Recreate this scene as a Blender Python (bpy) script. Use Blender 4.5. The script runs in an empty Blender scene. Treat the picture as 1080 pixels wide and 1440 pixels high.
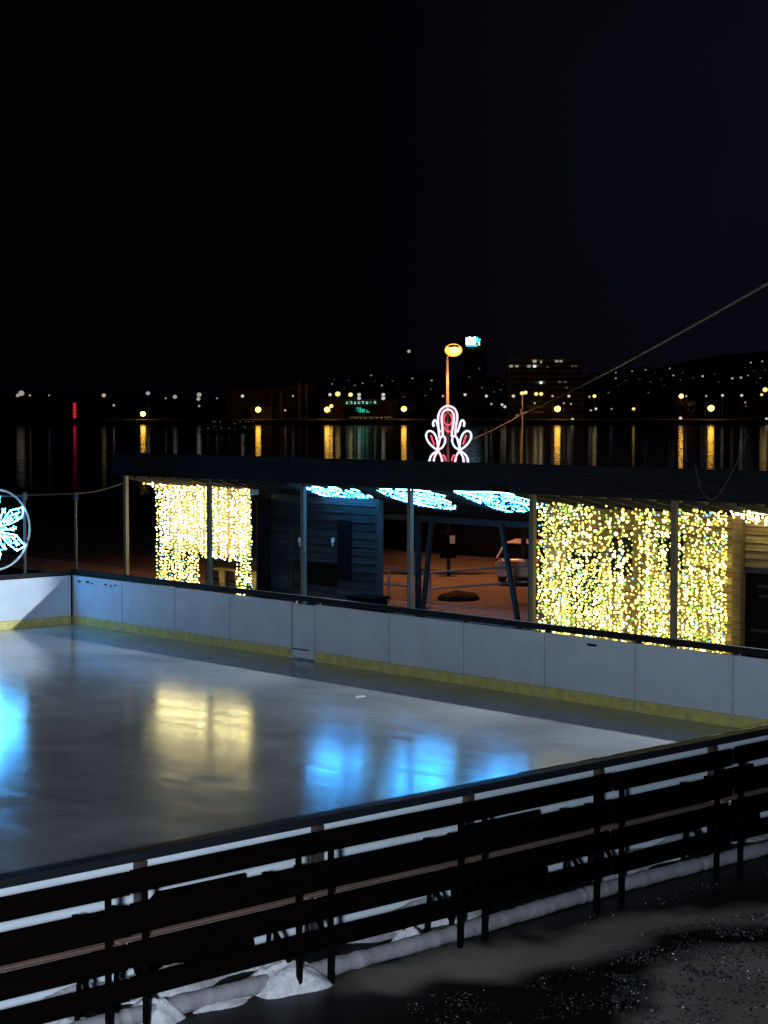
import bpy, math, random
from mathutils import Vector, Matrix
random.seed(7)
R = random.Random
SC = bpy.context.scene
COL = SC.collection

# ------------------------------------------------------------------ survey of the place
H = 5.0                                    # eye height above the ice
F = 2550.0; TH = math.atan(140/F)          # focal length in photo pixels, downward pitch
def ray(x, y):
    a = (x-540)/F; b = (720-y)/F
    return Vector((a, math.cos(TH)+b*math.sin(TH), -math.sin(TH)+b*math.cos(TH)))
EYE = Vector((0, 0, H))
def onz(x, y, z):                          # world point at height z
    d = ray(x, y); return EYE + d*((z-H)/d.z)
def ony(x, y, Y):                          # world point at distance Y
    d = ray(x, y); return EYE + d*(Y/d.y)
C0 = onz(103, 877, 0)                      # back corner of the rink
EV = Vector((2802, F/math.cos(TH), 0)).normalized()
EU = Vector((EV.y, -EV.x, 0))
ANG = math.atan2(EU.y, EU.x)
def W(u, v, z=0): return C0 + EU*u + EV*v + Vector((0, 0, z))
def uvz(p):
    q = p-C0; return Vector((q.dot(EU), q.dot(EV), p.z))
def onv(x, y, v):
    d = ray(x, y); o = EYE-C0; return uvz(EYE + d*((v-o.dot(EV))/d.dot(EV)))
def onu(x, y, u):
    d = ray(x, y); o = EYE-C0; return uvz(EYE + d*((u-o.dot(EU))/d.dot(EU)))
def onpl(x, y, p0, n):                     # on a plane given in rink coordinates
    d = ray(x, y); dr = Vector((d.dot(EU), d.dot(EV), d.z)); o = uvz(EYE)
    return o + dr*((Vector(p0)-o).dot(Vector(n))/dr.dot(Vector(n)))

# ------------------------------------------------------------------ materials
def nodes(name):
    m = bpy.data.materials.new(name); m.use_nodes = True
    nt = m.node_tree; return m, nt, nt.nodes['Principled BSDF']
def surf(name, col, rough=.6, var=.3, scale=6., bump=.0, spec=.5, metal=0., stretch=(1, 1, 1), rvar=0., detail=6):
    m, nt, b = nodes(name); N = nt.nodes; L = nt.links
    tc = N.new('ShaderNodeTexCoord'); mp = N.new('ShaderNodeMapping'); mp.inputs['Scale'].default_value = stretch
    no = N.new('ShaderNodeTexNoise'); no.inputs['Scale'].default_value = scale; no.inputs['Detail'].default_value = detail
    no.inputs['Roughness'].default_value = .65
    L.new(tc.outputs['Object'], mp.inputs['Vector']); L.new(mp.outputs['Vector'], no.inputs['Vector'])
    cr = N.new('ShaderNodeValToRGB'); e = cr.color_ramp.elements
    e[0].position = .28; e[1].position = .72
    e[0].color = tuple(c*(1-var) for c in col)+(1,); e[1].color = tuple(min(1, c*(1+var)) for c in col)+(1,)
    L.new(no.outputs['Fac'], cr.inputs['Fac']); L.new(cr.outputs['Color'], b.inputs['Base Color'])
    b.inputs['Roughness'].default_value = rough; b.inputs['Metallic'].default_value = metal
    b.inputs['Specular IOR Level'].default_value = spec
    if rvar:
        mr = N.new('ShaderNodeMapRange'); mr.inputs['To Min'].default_value = max(.02, rough-rvar); mr.inputs['To Max'].default_value = rough+rvar
        L.new(no.outputs['Fac'], mr.inputs['Value']); L.new(mr.outputs['Result'], b.inputs['Roughness'])
    if bump:
        bp = N.new('ShaderNodeBump'); bp.inputs['Strength'].default_value = bump; bp.inputs['Distance'].default_value = .02
        L.new(no.outputs['Fac'], bp.inputs['Height']); L.new(bp.outputs['Normal'], b.inputs['Normal'])
    return m
def glow(name, col, k):
    m = bpy.data.materials.new(name); m.use_nodes = True; nt = m.node_tree; nt.nodes.clear()
    o = nt.nodes.new('ShaderNodeOutputMaterial'); e = nt.nodes.new('ShaderNodeEmission')
    e.inputs['Color'].default_value = tuple(col)+(1,); e.inputs['Strength'].default_value = k
    nt.links.new(e.outputs[0], o.inputs['Surface']); return m
def plank_mat(name, col, var=.5, scale=3.):
    m = surf(name, col, .75, var, scale, .35, .1, stretch=(.5, 6, 9)); nt = m.node_tree; N = nt.nodes; L = nt.links; b = N['Principled BSDF']
    src = b.inputs['Base Color'].links[0].from_socket; ge = N.new('ShaderNodeNewGeometry'); mr = N.new('ShaderNodeMapRange')
    mr.inputs['To Min'].default_value = .45; mr.inputs['To Max'].default_value = 1.5; L.new(ge.outputs['Random Per Island'], mr.inputs['Value'])
    mx = N.new('ShaderNodeMixRGB'); mx.blend_type = 'MULTIPLY'; mx.inputs['Fac'].default_value = 1; L.new(src, mx.inputs['Color1']); L.new(mr.outputs['Result'], mx.inputs['Color2']); L.new(mx.outputs['Color'], b.inputs['Base Color'])
    return m

M = {}
M['board'] = surf('rink_board_white', (.70, .80, .93), .38, .10, 1.6, .03, .4)
M['kick'] = surf('yellow_kick_plate', (.72, .65, .22), .45, .25, 5)
M['rail'] = surf('dark_rail', (.006, .006, .008), .8, .3, 4)
M['glint0'] = surf('glint_metal_edge', (.6, .6, .6), .25, .3, 30, .4, .8, .6)
def glint_mat():
    m, nt, b = nodes('painted_edge_glint'); N = nt.nodes; L = nt.links
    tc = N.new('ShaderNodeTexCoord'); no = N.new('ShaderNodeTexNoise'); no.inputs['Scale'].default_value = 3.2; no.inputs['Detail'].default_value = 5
    cr = N.new('ShaderNodeValToRGB'); e = cr.color_ramp.elements; e[0].position = .50; e[0].color = (.01, .01, .012, 1); e[1].position = .60; e[1].color = (.85, .85, .82, 1)  # bright patches in the colour stand for lamp glints
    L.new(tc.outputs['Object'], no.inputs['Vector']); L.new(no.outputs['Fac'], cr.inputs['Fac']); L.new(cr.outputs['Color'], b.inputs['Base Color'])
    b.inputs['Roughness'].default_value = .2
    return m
M['glint'] = glint_mat()
M['nearrail'] = surf('dark_steel_rail', (.012, .014, .020), .45, .3, 4, .1)
M['post_br'] = surf('brown_post', (.05, .035, .035), .6, .3, 8, .1)
M['seam'] = surf('dark_seam_strip', (.03, .03, .035), .7, .2)  # plain dark grey for posts, slot and scuffs
M['gateframe'] = surf('grey_gate_frame', (.40, .45, .51), .5, .2)
M['railpipe'] = surf('pale_rail_pipe', (.30, .28, .26), .35, .2, 8, 0, .5)
M['joint'] = surf('grey_joint_strip', (.44, .50, .57), .6, .3, 9)
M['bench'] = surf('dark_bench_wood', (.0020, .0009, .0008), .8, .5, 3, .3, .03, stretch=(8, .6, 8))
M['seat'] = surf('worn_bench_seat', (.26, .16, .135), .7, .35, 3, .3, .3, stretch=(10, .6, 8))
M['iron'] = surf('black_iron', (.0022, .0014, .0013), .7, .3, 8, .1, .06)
M['wood'] = plank_mat('dark_hut_planks', (.035, .035, .040), .55)
M['woodblue'] = plank_mat('grey_hut_planks', (.036, .032, .028), .6)
M['woodbrown'] = plank_mat('brown_hut_planks', (.26, .18, .08), .5)
M['trim'] = surf('grey_trim_timber', (.030, .026, .022), .7, .35, 4, .3, .3, stretch=(6, 6, .6))
M['post'] = surf('pale_timber_post', (.17, .135, .09), .65, .3, 4, .3, .3, stretch=(7, 7, .5))
M['fascia'] = surf('tarred_fascia_board', (.012, .0115, .014), .8, .5, 2.5, .3, .2, stretch=(.4, 4, 6))
M['ceiling'] = surf('dark_ceiling_board', (.02, .02, .024), .8, .4, 3, .2, .2, stretch=(4, .5, 4))
M['dark'] = surf('near_black_panel', (.006, .005, .005), .9, .3, 4, 0, .05)
M['cream'] = surf('cream_panel', (.22, .19, .13), .6, .4, 3, .1)
M['wire'] = surf('black_cable', (.065, .06, .06), .5, .2, 20)
M['pipe'] = surf('grey_pipe', (.075, .062, .062), .4, .3, 10, 0, .5, .3)
M['snow'] = surf('old_snow', (.60, .61, .67), .9, .28, 22, .5, .3)
M['wrap'] = surf('white_wrapped_fabric', (.27, .265, .295), .6, .25, 5, .5, .3, stretch=(1, 2, 1))
M['carpaint'] = surf('white_car_paint', (.62, .60, .59), .25, .06, 3)
M['glass'] = surf('dark_car_glass', (.01, .01, .012), .06, .1, 3, 0, .6)
M['rubber'] = surf('black_rubber', (.012, .012, .012), .7, .2, 20)
M['lens'] = surf('red_lamp_lens', (.35, .03, .02), .2, .2, 20)
M['plate'] = surf('pale_plate', (.6, .6, .58), .4, .1, 10)
M['concrete'] = surf('pole_concrete', (.045, .040, .036), .8, .25, 9, .2)
M['gravel'] = surf('wet_black_gravel', (.026, .026, .027), .38, .5, 40, 0, .9)
M['leddark'] = surf('decoration_net', (.004, .005, .006), .6, .2, 10)
M['facade'] = surf('far_concrete_facade', (.30, .26, .21), .8, .25, .15, 0, .2)
M['facade2'] = surf('far_brown_facade', (.10, .075, .055), .8, .25, .2, 0, .2)
M['farpane'] = surf('far_dark_window', (.01, .01, .012), .2, .2, 1)
M['hill'] = surf('night_hill', (.012, .012, .010), .95, .5, .01, 0, .1)
M['shore'] = surf('far_quay', (.22, .18, .13), .9, .3, .05, 0, .1)
M['tree'] = surf('far_tree', (.02, .022, .012), .9, .5, .4, 0, .1)
# lights
M['w1'] = glow('bulb_warm', (1, .90, .24), 3.4)
M['w2'] = glow('bulb_gold', (1, .66, .10), 2.4)
M['w3'] = glow('bulb_green', (.50, .90, .16), 1.2)
M['w4'] = glow('bulb_blue', (.30, .75, 1.0), 1.8)
M['w5'] = glow('bulb_bright', (1, .93, .45), 5)
M['w6'] = glow('bulb_orange', (1, .45, .10), 1.8)
for _k, _c, _s in (('1', (1, .82, .22), 8), ('2', (1, .64, .12), 6), ('3', (.50, .95, .25), 2.2), ('4', (.30, .75, 1.0), 4), ('5', (1, .88, .46), 22), ('6', (1, .45, .10), 4)):
    M['v'+_k] = glow('strong_bulb_'+_k, _c, _s)
M['c1'] = glow('led_ice_white', (.30, .85, 1.0), 8)
M['c2'] = glow('led_blue', (.015, .32, 1.0), 62)
M['c3'] = glow('led_deep_blue', (.03, .22, .9), 1.1)
M['p1'] = glow('tube_pink_white', (1, .60, .78), 1.7)
M['p2'] = glow('tube_cool_white', (.80, .88, 1.0), 1.5)
M['p3'] = glow('tube_red', (1, .10, .16), 1.3)
M['sodium'] = glow('sodium_lamp', (1, .52, .13), 5)
M['sodium_bowl'] = glow('sodium_bowl', (1, .40, .06), 2.4)
M['so'] = glow('far_sodium', (1, .50, .06), 11)
M['sy'] = glow('far_yellow', (1, .68, .22), 1.5)
M['sw'] = glow('far_white', (1, .93, .78), .62)
M['swl'] = glow('far_white_soft', (1, .95, .85), .34)
M['syl'] = glow('far_yellow_soft', (1, .72, .3), .5)
M['sd'] = glow('far_dim', (1, .85, .7), .42)
M['sdd'] = glow('far_faint', (1, .8, .65), .08)
M['sred'] = glow('far_red', (1, .03, .06), .55)
M['sgreen'] = glow('far_green', (.05, .75, .55), .55)
M['ssign'] = glow('far_sign_letters', (.35, 1, .85), .8)
M['stop'] = glow('roof_sign_white', (.75, 1.0, 1.0), 2.5)
M['stop2'] = glow('roof_sign_cyan', (.03, .75, .9), 3)
M['win'] = glow('lit_window', (1, .85, .6), .35)
M['winw'] = glow('lit_window_white', (.9, 1, .95), .9)

# ice: clear, wet, scratched
def ice_mat():
    m, nt, b = nodes('rink_ice'); N = nt.nodes; L = nt.links
    tc = N.new('ShaderNodeTexCoord')
    n1 = N.new('ShaderNodeTexNoise'); n1.inputs['Scale'].default_value = .55; n1.inputs['Detail'].default_value = 7; n1.inputs['Distortion'].default_value = .6
    mp = N.new('ShaderNodeMapping'); mp.inputs['Scale'].default_value = (.5, 2.2, 1); mp.inputs['Rotation'].default_value = (0, 0, .7)
    n2 = N.new('ShaderNodeTexNoise'); n2.inputs['Scale'].default_value = 1.6; n2.inputs['Detail'].default_value = 9; n2.inputs['Roughness'].default_value = .7
    L.new(tc.outputs['Object'], n1.inputs['Vector']); L.new(tc.outputs['Object'], mp.inputs['Vector']); L.new(mp.outputs['Vector'], n2.inputs['Vector'])
    cr = N.new('ShaderNodeValToRGB'); e = cr.color_ramp.elements
    e[0].position = .3; e[0].color = (.30, .32, .335, 1); e[1].position = .75; e[1].color = (.52, .545, .57, 1)
    L.new(n1.outputs['Fac'], cr.inputs['Fac'])
    # skate scratches: thin bright lines of two warped waves
    w = N.new('ShaderNodeTexWave'); w.inputs['Scale'].default_value = .35; w.inputs['Distortion'].default_value = 14; w.inputs['Detail'].default_value = 3; w.inputs['Detail Scale'].default_value = .35
    L.new(tc.outputs['Object'], w.inputs['Vector'])
    wr = N.new('ShaderNodeMapRange'); wr.inputs['From Min'].default_value = .985; wr.inputs['From Max'].default_value = 1.0; wr.inputs['To Max'].default_value = .12
    L.new(w.outputs['Fac'], wr.inputs['Value'])
    mx = N.new('ShaderNodeMixRGB'); mx.inputs['Color2'].default_value = (.6, .62, .66, 1)
    L.new(wr.outputs['Result'], mx.inputs['Fac']); L.new(cr.outputs['Color'], mx.inputs['Color1']); L.new(mx.outputs['Color'], b.inputs['Base Color'])
    m3 = N.new('ShaderNodeMapping'); m3.inputs['Scale'].default_value = (.45, 5, 1); m3.inputs['Rotation'].default_value = (0, 0, -.35)
    n3 = N.new('ShaderNodeTexNoise'); n3.inputs['Scale'].default_value = 1.1; n3.inputs['Detail'].default_value = 8; n3.inputs['Distortion'].default_value = 2.6
    L.new(tc.outputs['Object'], m3.inputs['Vector']); L.new(m3.outputs['Vector'], n3.inputs['Vector'])
    r3 = N.new('ShaderNodeMapRange'); r3.inputs['From Min'].default_value = .55; r3.inputs['From Max'].default_value = .75; r3.inputs['To Max'].default_value = .26
    L.new(n3.outputs['Fac'], r3.inputs['Value'])
    mx3 = N.new('ShaderNodeMixRGB'); mx3.inputs['Color2'].default_value = (.62, .64, .67, 1); L.new(r3.outputs['Result'], mx3.inputs['Fac']); L.new(mx.outputs['Color'], mx3.inputs['Color1']); L.new(mx3.outputs['Color'], b.inputs['Base Color'])
    av = N.new('ShaderNodeMath'); av.operation = 'ADD'; av.use_clamp = True; s3 = N.new('ShaderNodeMath'); s3.operation = 'MULTIPLY'; s3.inputs[1].default_value = .6
    L.new(r3.outputs['Result'], s3.inputs[0])
    rr = N.new('ShaderNodeMapRange'); rr.inputs['From Min'].default_value = .3; rr.inputs['From Max'].default_value = .7
    rr.inputs['To Min'].default_value = .06; rr.inputs['To Max'].default_value = .21
    L.new(n2.outputs['Fac'], av.inputs[0]); L.new(s3.outputs[0], av.inputs[1]); L.new(av.outputs[0], rr.inputs['Value']); L.new(rr.outputs['Result'], b.inputs['Roughness'])
    b.inputs['IOR'].default_value = 1.45; b.inputs['Specular IOR Level'].default_value = .5
    bp = N.new('ShaderNodeBump'); bp.inputs['Strength'].default_value = .16; bp.inputs['Distance'].default_value = .01
    L.new(n2.outputs['Fac'], bp.inputs['Height']); L.new(bp.outputs['Normal'], b.inputs['Normal'])
    return m
M['ice'] = ice_mat()
def lake_mat():
    m, nt, b = nodes('lake_water'); N = nt.nodes; L = nt.links
    b.inputs['Base Color'].default_value = (.002, .003, .004, 1); b.inputs['IOR'].default_value = 1.333
    b.inputs['Roughness'].default_value = .09
    tc = N.new('ShaderNodeTexCoord'); n = N.new('ShaderNodeTexNoise'); n.inputs['Scale'].default_value = .09; n.inputs['Detail'].default_value = 4
    mp = N.new('ShaderNodeMapping'); mp.inputs['Scale'].default_value = (.5, 1, 1)
    L.new(tc.outputs['Object'], mp.inputs['Vector']); L.new(mp.outputs['Vector'], n.inputs['Vector'])
    rr = N.new('ShaderNodeMapRange'); rr.inputs['To Min'].default_value = .05; rr.inputs['To Max'].default_value = .14
    L.new(n.outputs['Fac'], rr.inputs['Value']); L.new(rr.outputs['Result'], b.inputs['Roughness'])
    bp = N.new('ShaderNodeBump'); bp.inputs['Strength'].default_value = .12; bp.inputs['Distance'].default_value = .5
    L.new(n.outputs['Fac'], bp.inputs['Height']); L.new(bp.outputs['Normal'], b.inputs['Normal'])
    return m
M['lake'] = lake_mat()
M['asphalt'] = surf('wet_asphalt', (.012, .0115, .0115), .6, .6, 1.2, .3, .12, rvar=.2)
M['road'] = surf('road_asphalt', (.15, .14, .13), .8, .3, 1.0, .2, .2)
M['pave'] = surf('dry_concrete', (.135, .125, .12), .85, .35, 2.2, .2, .2)
M['kerbst'] = surf('kerb_stone', (.28, .26, .24), .8, .3, 5, .2, .2)
M['soil'] = surf('dark_soil', (.02, .015, .012), .9, .4, 5, .5, .1)

# ------------------------------------------------------------------ mesh builder
class MB:
    def __init__(s): s.v = []; s.f = []; s.m = []
    def add(s, vs, fs, mi=0):
        o = len(s.v); s.v += [Vector(p) for p in vs]
        for f in fs: s.f.append(tuple(i+o for i in f)); s.m.append(mi)
        return s
    def box(s, x0, x1, y0, y1, z0, z1, mi=0):
        vs = [(x, y, z) for z in (z0, z1) for y in (y0, y1) for x in (x0, x1)]
        return s.add(vs, [(0, 2, 3, 1), (4, 5, 7, 6), (0, 1, 5, 4), (2, 6, 7, 3), (0, 4, 6, 2), (1, 3, 7, 5)], mi)
    def bar(s, p0, p1, w, h, mi=0, up=(0, 0, 1)):
        p0 = Vector(p0); p1 = Vector(p1); d = (p1-p0).normalized(); up = Vector(up)
        if abs(d.dot(up)) > .98: up = Vector((0, 1, 0))
        a = d.cross(up).normalized()*w/2; b = a.cross(d).normalized()*h/2
        vs = [p+i*a+j*b for p in (p0, p1) for j in (-1, 1) for i in (-1, 1)]
        return s.add(vs, [(0, 2, 3, 1), (4, 5, 7, 6), (0, 1, 5, 4), (2, 6, 7, 3), (0, 4, 6, 2), (1, 3, 7, 5)], mi)
    def tube(s, pts, r, n=6, mi=0, closed=False, r1=None):
        pts = [Vector(p) for p in pts]; k = len(pts); rings = []
        for i, p in enumerate(pts):
            if closed: d = pts[(i+1) % k]-pts[i-1]
            else: d = pts[min(i+1, k-1)]-pts[max(i-1, 0)]
            d = d.normalized(); up = Vector((0, 0, 1)) if abs(d.z) < .95 else Vector((0, 1, 0))
            a = d.cross(up).normalized(); b = a.cross(d)
            rr = r if r1 is None else r+(r1-r)*i/(k-1)
            rings.append([p+(a*math.cos(t*2*math.pi/n)+b*math.sin(t*2*math.pi/n))*rr for t in range(n)])
        vs = [q for g in rings for q in g]; fs = []
        for i in range(k if closed else k-1):
            j = (i+1) % k
            for t in range(n): fs.append((i*n+t, i*n+(t+1) % n, j*n+(t+1) % n, j*n+t))
        if not closed: fs += [tuple(range(n-1, -1, -1)), tuple((k-1)*n+t for t in range(n))]
        return s.add(vs, fs, mi)
    def ball(s, p, r, mi=0, sub=0, sq=(1, 1, 1)):
        vs, fs = BALLS[sub]; p = Vector(p)
        return s.add([p+Vector((q[0]*r*sq[0], q[1]*r*sq[1], q[2]*r*sq[2])) for q in vs], fs, mi)
    def prism(s, poly, off, mi=0):
        poly = [Vector(p) for p in poly]; off = Vector(off); n = len(poly)
        fs = [tuple(range(n)), tuple(range(2*n-1, n-1, -1))]+[(i, i+n, (i+1) % n+n, (i+1) % n) for i in range(n)]
        return s.add(poly+[p+off for p in poly], fs, mi)
def _balls():
    import bmesh; out = []
    for k in (1, 2, 3):
        b = bmesh.new(); bmesh.ops.create_icosphere(b, subdivisions=k, radius=1)
        b.verts.index_update()
        out.append(([tuple(v.co) for v in b.verts], [tuple(v.index for v in f.verts) for f in b.faces])); b.free()
    return out
BALLS = _balls()

def mesh(name, mb, mats, base, smooth=False, bevel=0):
    me = bpy.data.meshes.new(name)
    base = Vector(base)
    me.from_pydata([v-base for v in mb.v], [], mb.f)
    for m in (mats if isinstance(mats, (list, tuple)) else [mats]): me.materials.append(M[m])
    me.polygons.foreach_set('material_index', mb.m)
    if smooth: me.polygons.foreach_set('use_smooth', [True]*len(me.polygons))
    me.update()
    import bmesh
    bm = bmesh.new(); bm.from_mesh(me); bmesh.ops.recalc_face_normals(bm, faces=bm.faces); bm.to_mesh(me); bm.free()
    o = bpy.data.objects.new(name, me); COL.objects.link(o)
    if bevel:
        md = o.modifiers.new('bevel', 'BEVEL'); md.width = bevel; md.segments = 2; md.limit_method = 'ANGLE'
    return o
def tagit(o, label, cat, group=None):
    o['label'] = label; o['category'] = cat
    if group: o['group'] = group
def put(o, base, frame):
    if frame == 'rink': o.location = W(*base); o.rotation_euler = (0, 0, ANG)
    else: o.location = base
class Thing:
    def __init__(s, name, label, cat, base, frame='rink', group=None):
        s.base = Vector(base); s.frame = frame
        s.o = bpy.data.objects.new(name, None); s.o.empty_display_size = .2; COL.objects.link(s.o)
        put(s.o, s.base, frame); tagit(s.o, label, cat, group)
    def part(s, name, mb, mats, parent=None, **k):
        o = mesh(name, mb, mats, s.base, **k); o.parent = parent or s.o; return o
def solo(name, mb, mats, label, cat, base, frame='rink', group=None, **k):
    o = mesh(name, mb, mats, base, **k); put(o, Vector(base), frame); tagit(o, label, cat, group); return o
def structure(name, mb, mats, base=(0, 0, 0), frame='rink', kind='structure', **k):
    o = mesh(name, mb, mats, base, **k); put(o, Vector(base), frame); o['kind'] = kind; return o
def copy_tree(o, parent=None):
    c = o.copy(); COL.objects.link(c)
    if parent: c.parent = parent
    for ch in list(o.children): copy_tree(ch, c)
    return c

# ------------------------------------------------------------------ setting
g = MB(); g.box(-160, 70, -60, 24, -2.6, -.03)
structure('ground', g, 'asphalt')
ic = MB(); ic.box(.0, 23.4, -32, .0, -.025, 0)
structure('ice', ic, 'ice')
lk = MB(); lk.add([(-900, 40, -2), (1200, 40, -2), (1400, 1085, -2), (-1200, 1085, -2)], [(0, 1, 2, 3)])
structure('lake', lk, 'lake', (0, 0, -2), 'world')
rd = MB(); rd.box(-40, 22, 9.2, 21.5, -.029, -.018)
structure('road', rd, 'road')
pv = MB(); pv.box(-40, 22, 7.2, 9.0, -.029, .06)
structure('promenade', pv, 'kerbst', bevel=.02)
sh = MB(); sh.add([(-1300, 1044, -3), (1500, 1044, -3), (1500, 1044, .6), (-1300, 1044, .6), (1500, 1062, 1.2), (-1300, 1062, 1.2), (1500, 1500, 2.0), (-1300, 1500, 2.0)],
                  [(0, 1, 2, 3), (3, 2, 4, 5), (5, 4, 6, 7)])
structure('far_shore', sh, 'shore', frame='world')
hl = MB(); rr = R(3); nx, ny = 90, 14; vs = []
def hillz(x, y):
    px = 540+x/y*F
    pk = 22+44*max(0, min(1, (px-420)/180))*.55+30*max(0, min(1, (px-780)/260))
    t = (y-1300)/1100
    return 1.5+pk*math.sin(min(1, max(0, t))*math.pi/2)*(1+.12*math.sin(x*.013+1)+.06*math.sin(x*.037))
for j in range(ny+1):
    y = 1300+1400*j/ny
    for i in range(nx+1):
        x = -1200+2600*i/nx
        vs.append((x, y, hillz(x, y)+rr.uniform(-1, 1)))
hl.add(vs, [(j*(nx+1)+i, j*(nx+1)+i+1, (j+1)*(nx+1)+i+1, (j+1)*(nx+1)+i) for j in range(ny) for i in range(nx)])
structure('hill', hl, 'hill', frame='world', smooth=True)

# pale and dark patches on the ground in front of the benches
PALE = [[(505, 1392), (560, 1362), (650, 1332), (760, 1326), (815, 1305), (900, 1284), (990, 1280), (1110, 1272), (1110, 1300), (960, 1306), (905, 1315), (890, 1338), (800, 1356), (720, 1382), (620, 1376), (560, 1402)],
       [(930, 1350), (1000, 1335), (1110, 1330), (1110, 1440), (1060, 1480), (880, 1480), (905, 1400)]]
PALE = [[uvz(onz(x, y, -.03)) for x, y in l] for l in PALE]
from mathutils import noise as MN
def sdist(poly, x, y):
    d = 9e9; ins = False; n = len(poly)
    for i in range(n):
        a, b = poly[i], poly[i-1]
        ex, ey = b.x-a.x, b.y-a.y; t = max(0, min(1, ((x-a.x)*ex+(y-a.y)*ey)/(ex*ex+ey*ey)))
        d = min(d, math.hypot(x-a.x-ex*t, y-a.y-ey*t))
        if (a.y > y) != (b.y > y) and x < (b.x-a.x)*(y-a.y)/(b.y-a.y)+a.x: ins = not ins
    return d if ins else -d
def pave_sheet():
    mb = MB(); st = .07; nu, nv = 90, 200; u0, v0 = 24.0, -17.5; att = []
    for j in range(nv+1):
        for i in range(nu+1):
            u, v = u0+st*i, v0+st*j
            d = max(sdist(q, u, v) for q in PALE)
            nz = MN.fractal(Vector((u*1.6, v*1.6, 3)), .9, 2.2, 5); n2 = MN.fractal(Vector((u*.7, v*.5, 9)), 1, 2, 3)
            k = .5+(d+nz*.22+n2*.10)/.34; att.append(max(0, min(1, k))*(1-.35*max(0, min(1, .5+n2))))
            mb.v.append(Vector((u, v, -.024+nz*.004)))
    for j in range(nv):
        for i in range(nu): mb.f.append((j*(nu+1)+i, j*(nu+1)+i+1, (j+1)*(nu+1)+i+1, (j+1)*(nu+1)+i)); mb.m.append(0)
    m, nt, b = nodes('pale_and_dark_asphalt'); N = nt.nodes; L = nt.links
    a = N.new('ShaderNodeAttribute'); a.attribute_name = 'tone'
    tc = N.new('ShaderNodeTexCoord'); no = N.new('ShaderNodeTexNoise'); no.inputs['Scale'].default_value = 26; no.inputs['Detail'].default_value = 6
    L.new(tc.outputs['Object'], no.inputs['Vector'])
    c1 = N.new('ShaderNodeMixRGB'); c1.inputs['Color1'].default_value = (.003, .003, .003, 1); c1.inputs['Color2'].default_value = (.014, .0135, .013, 1)
    c2 = N.new('ShaderNodeMixRGB'); c2.inputs['Color1'].default_value = (.21, .183, .165, 1); c2.inputs['Color2'].default_value = (.38, .335, .305, 1)
    L.new(no.outputs['Fac'], c1.inputs['Fac']); L.new(no.outputs['Fac'], c2.inputs['Fac'])
    mx = N.new('ShaderNodeMixRGB'); L.new(a.outputs['Fac'], mx.inputs['Fac']); L.new(c1.outputs['Color'], mx.inputs['Color1']); L.new(c2.outputs['Color'], mx.inputs['Color2'])
    L.new(mx.outputs['Color'], b.inputs['Base Color'])
    r_ = N.new('ShaderNodeMapRange'); r_.inputs['To Min'].default_value = .42; r_.inputs['To Max'].default_value = .85; L.new(a.outputs['Fac'], r_.inputs['Value']); L.new(r_.outputs['Result'], b.inputs['Roughness'])
    bp = N.new('ShaderNodeBump'); bp.inputs['Strength'].default_value = .4; bp.inputs['Distance'].default_value = .01; L.new(no.outputs['Fac'], bp.inputs['Height']); L.new(bp.outputs['Normal'], b.inputs['Normal'])
    b.inputs['Specular IOR Level'].default_value = .15
    M['pavesheet'] = m
    o = structure('pavement', mb, 'pavesheet', (24, -10, -.03), smooth=True)
    at = o.data.attributes.new('tone', 'FLOAT', 'POINT'); at.data.foreach_set('value', att)
pave_sheet()

# ------------------------------------------------------------------ rink barriers
SEAM = [0, 2.05, 4.10, 6.08, 8.14, 8.88, 11.08, 13.11, 15.12, 17.16, 19.17, 21.3, 23.36]
bb = Thing('rink_barrier', 'long white barrier panels with yellow kick strip in front of the wooden pavilion', 'barrier', (0, 0, 0))
for i in range(len(SEAM)-1):
    a, b = SEAM[i]+.009, SEAM[i+1]-.009
    gate = abs(SEAM[i]-8.14) < .01
    if gate:
        p = MB(); p.box(a+.02, b-.02, .008, .05, .03, 1.12)
        go = bb.part('gate', p, 'board', bevel=.006)
        q = MB(); q.box(a+.03, b-.2, -.002, .008, .19, .215); bb.part('slot', q, 'seam', parent=go)
        q = MB(); q.box(a, a+.018, .0, .05, .0, 1.13); q.box(b-.018, b, .0, .05, .0, 1.13); bb.part('gate_frame', q, 'gateframe', parent=go)
    else:
        p = MB(); p.box(a, b, 0, .05, .2, 1.15); po = bb.part('panel', p, 'board', bevel=.006)
        p = MB(); p.box(a, b, -.012, .05, 0, .197); bb.part('kick_strip', p, 'kick', parent=po, bevel=.004)
    p = MB(); p.box(SEAM[i]-.012, SEAM[i]+.012, -.004, .0505, .201, 1.146); p.box(SEAM[i]-.012, SEAM[i]+.012, -.016, .05, .0, .199); bb.part('joint_strip', p, 'joint')
    p = MB(); p.box(SEAM[i]-.05, SEAM[i]+.05, .053, .12, -.03, 1.176); bb.part('post', p, 'seam')
r = R(5)
p = MB(); p.box(-.16, 23.6, .05, .13, 1.178, 1.29); bb.part('top_rail', p, 'rail', bevel=.012)
# scuffs on the corner panels
p = MB()
for u, z, l, h in ((.55, 1.03, .16, .03), (.8, 1.0, .1, .045), (1.35, 1.02, .12, .03), (1.6, 1.0, .07, .04), (1.75, 1.03, .1, .02), (.25, 1.02, .08, .04), (16.1, 1.03, .2, .02)):
    for k in range(3):
        q = r.uniform(-.03, .03); p.box(u+q, u+q+l*r.uniform(.4, 1), -.0025, -.0005, z+r.uniform(-.02, .02), z+r.uniform(.005, .02)+h*.3)
bb.part('scuff', p, 'seam')

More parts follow.
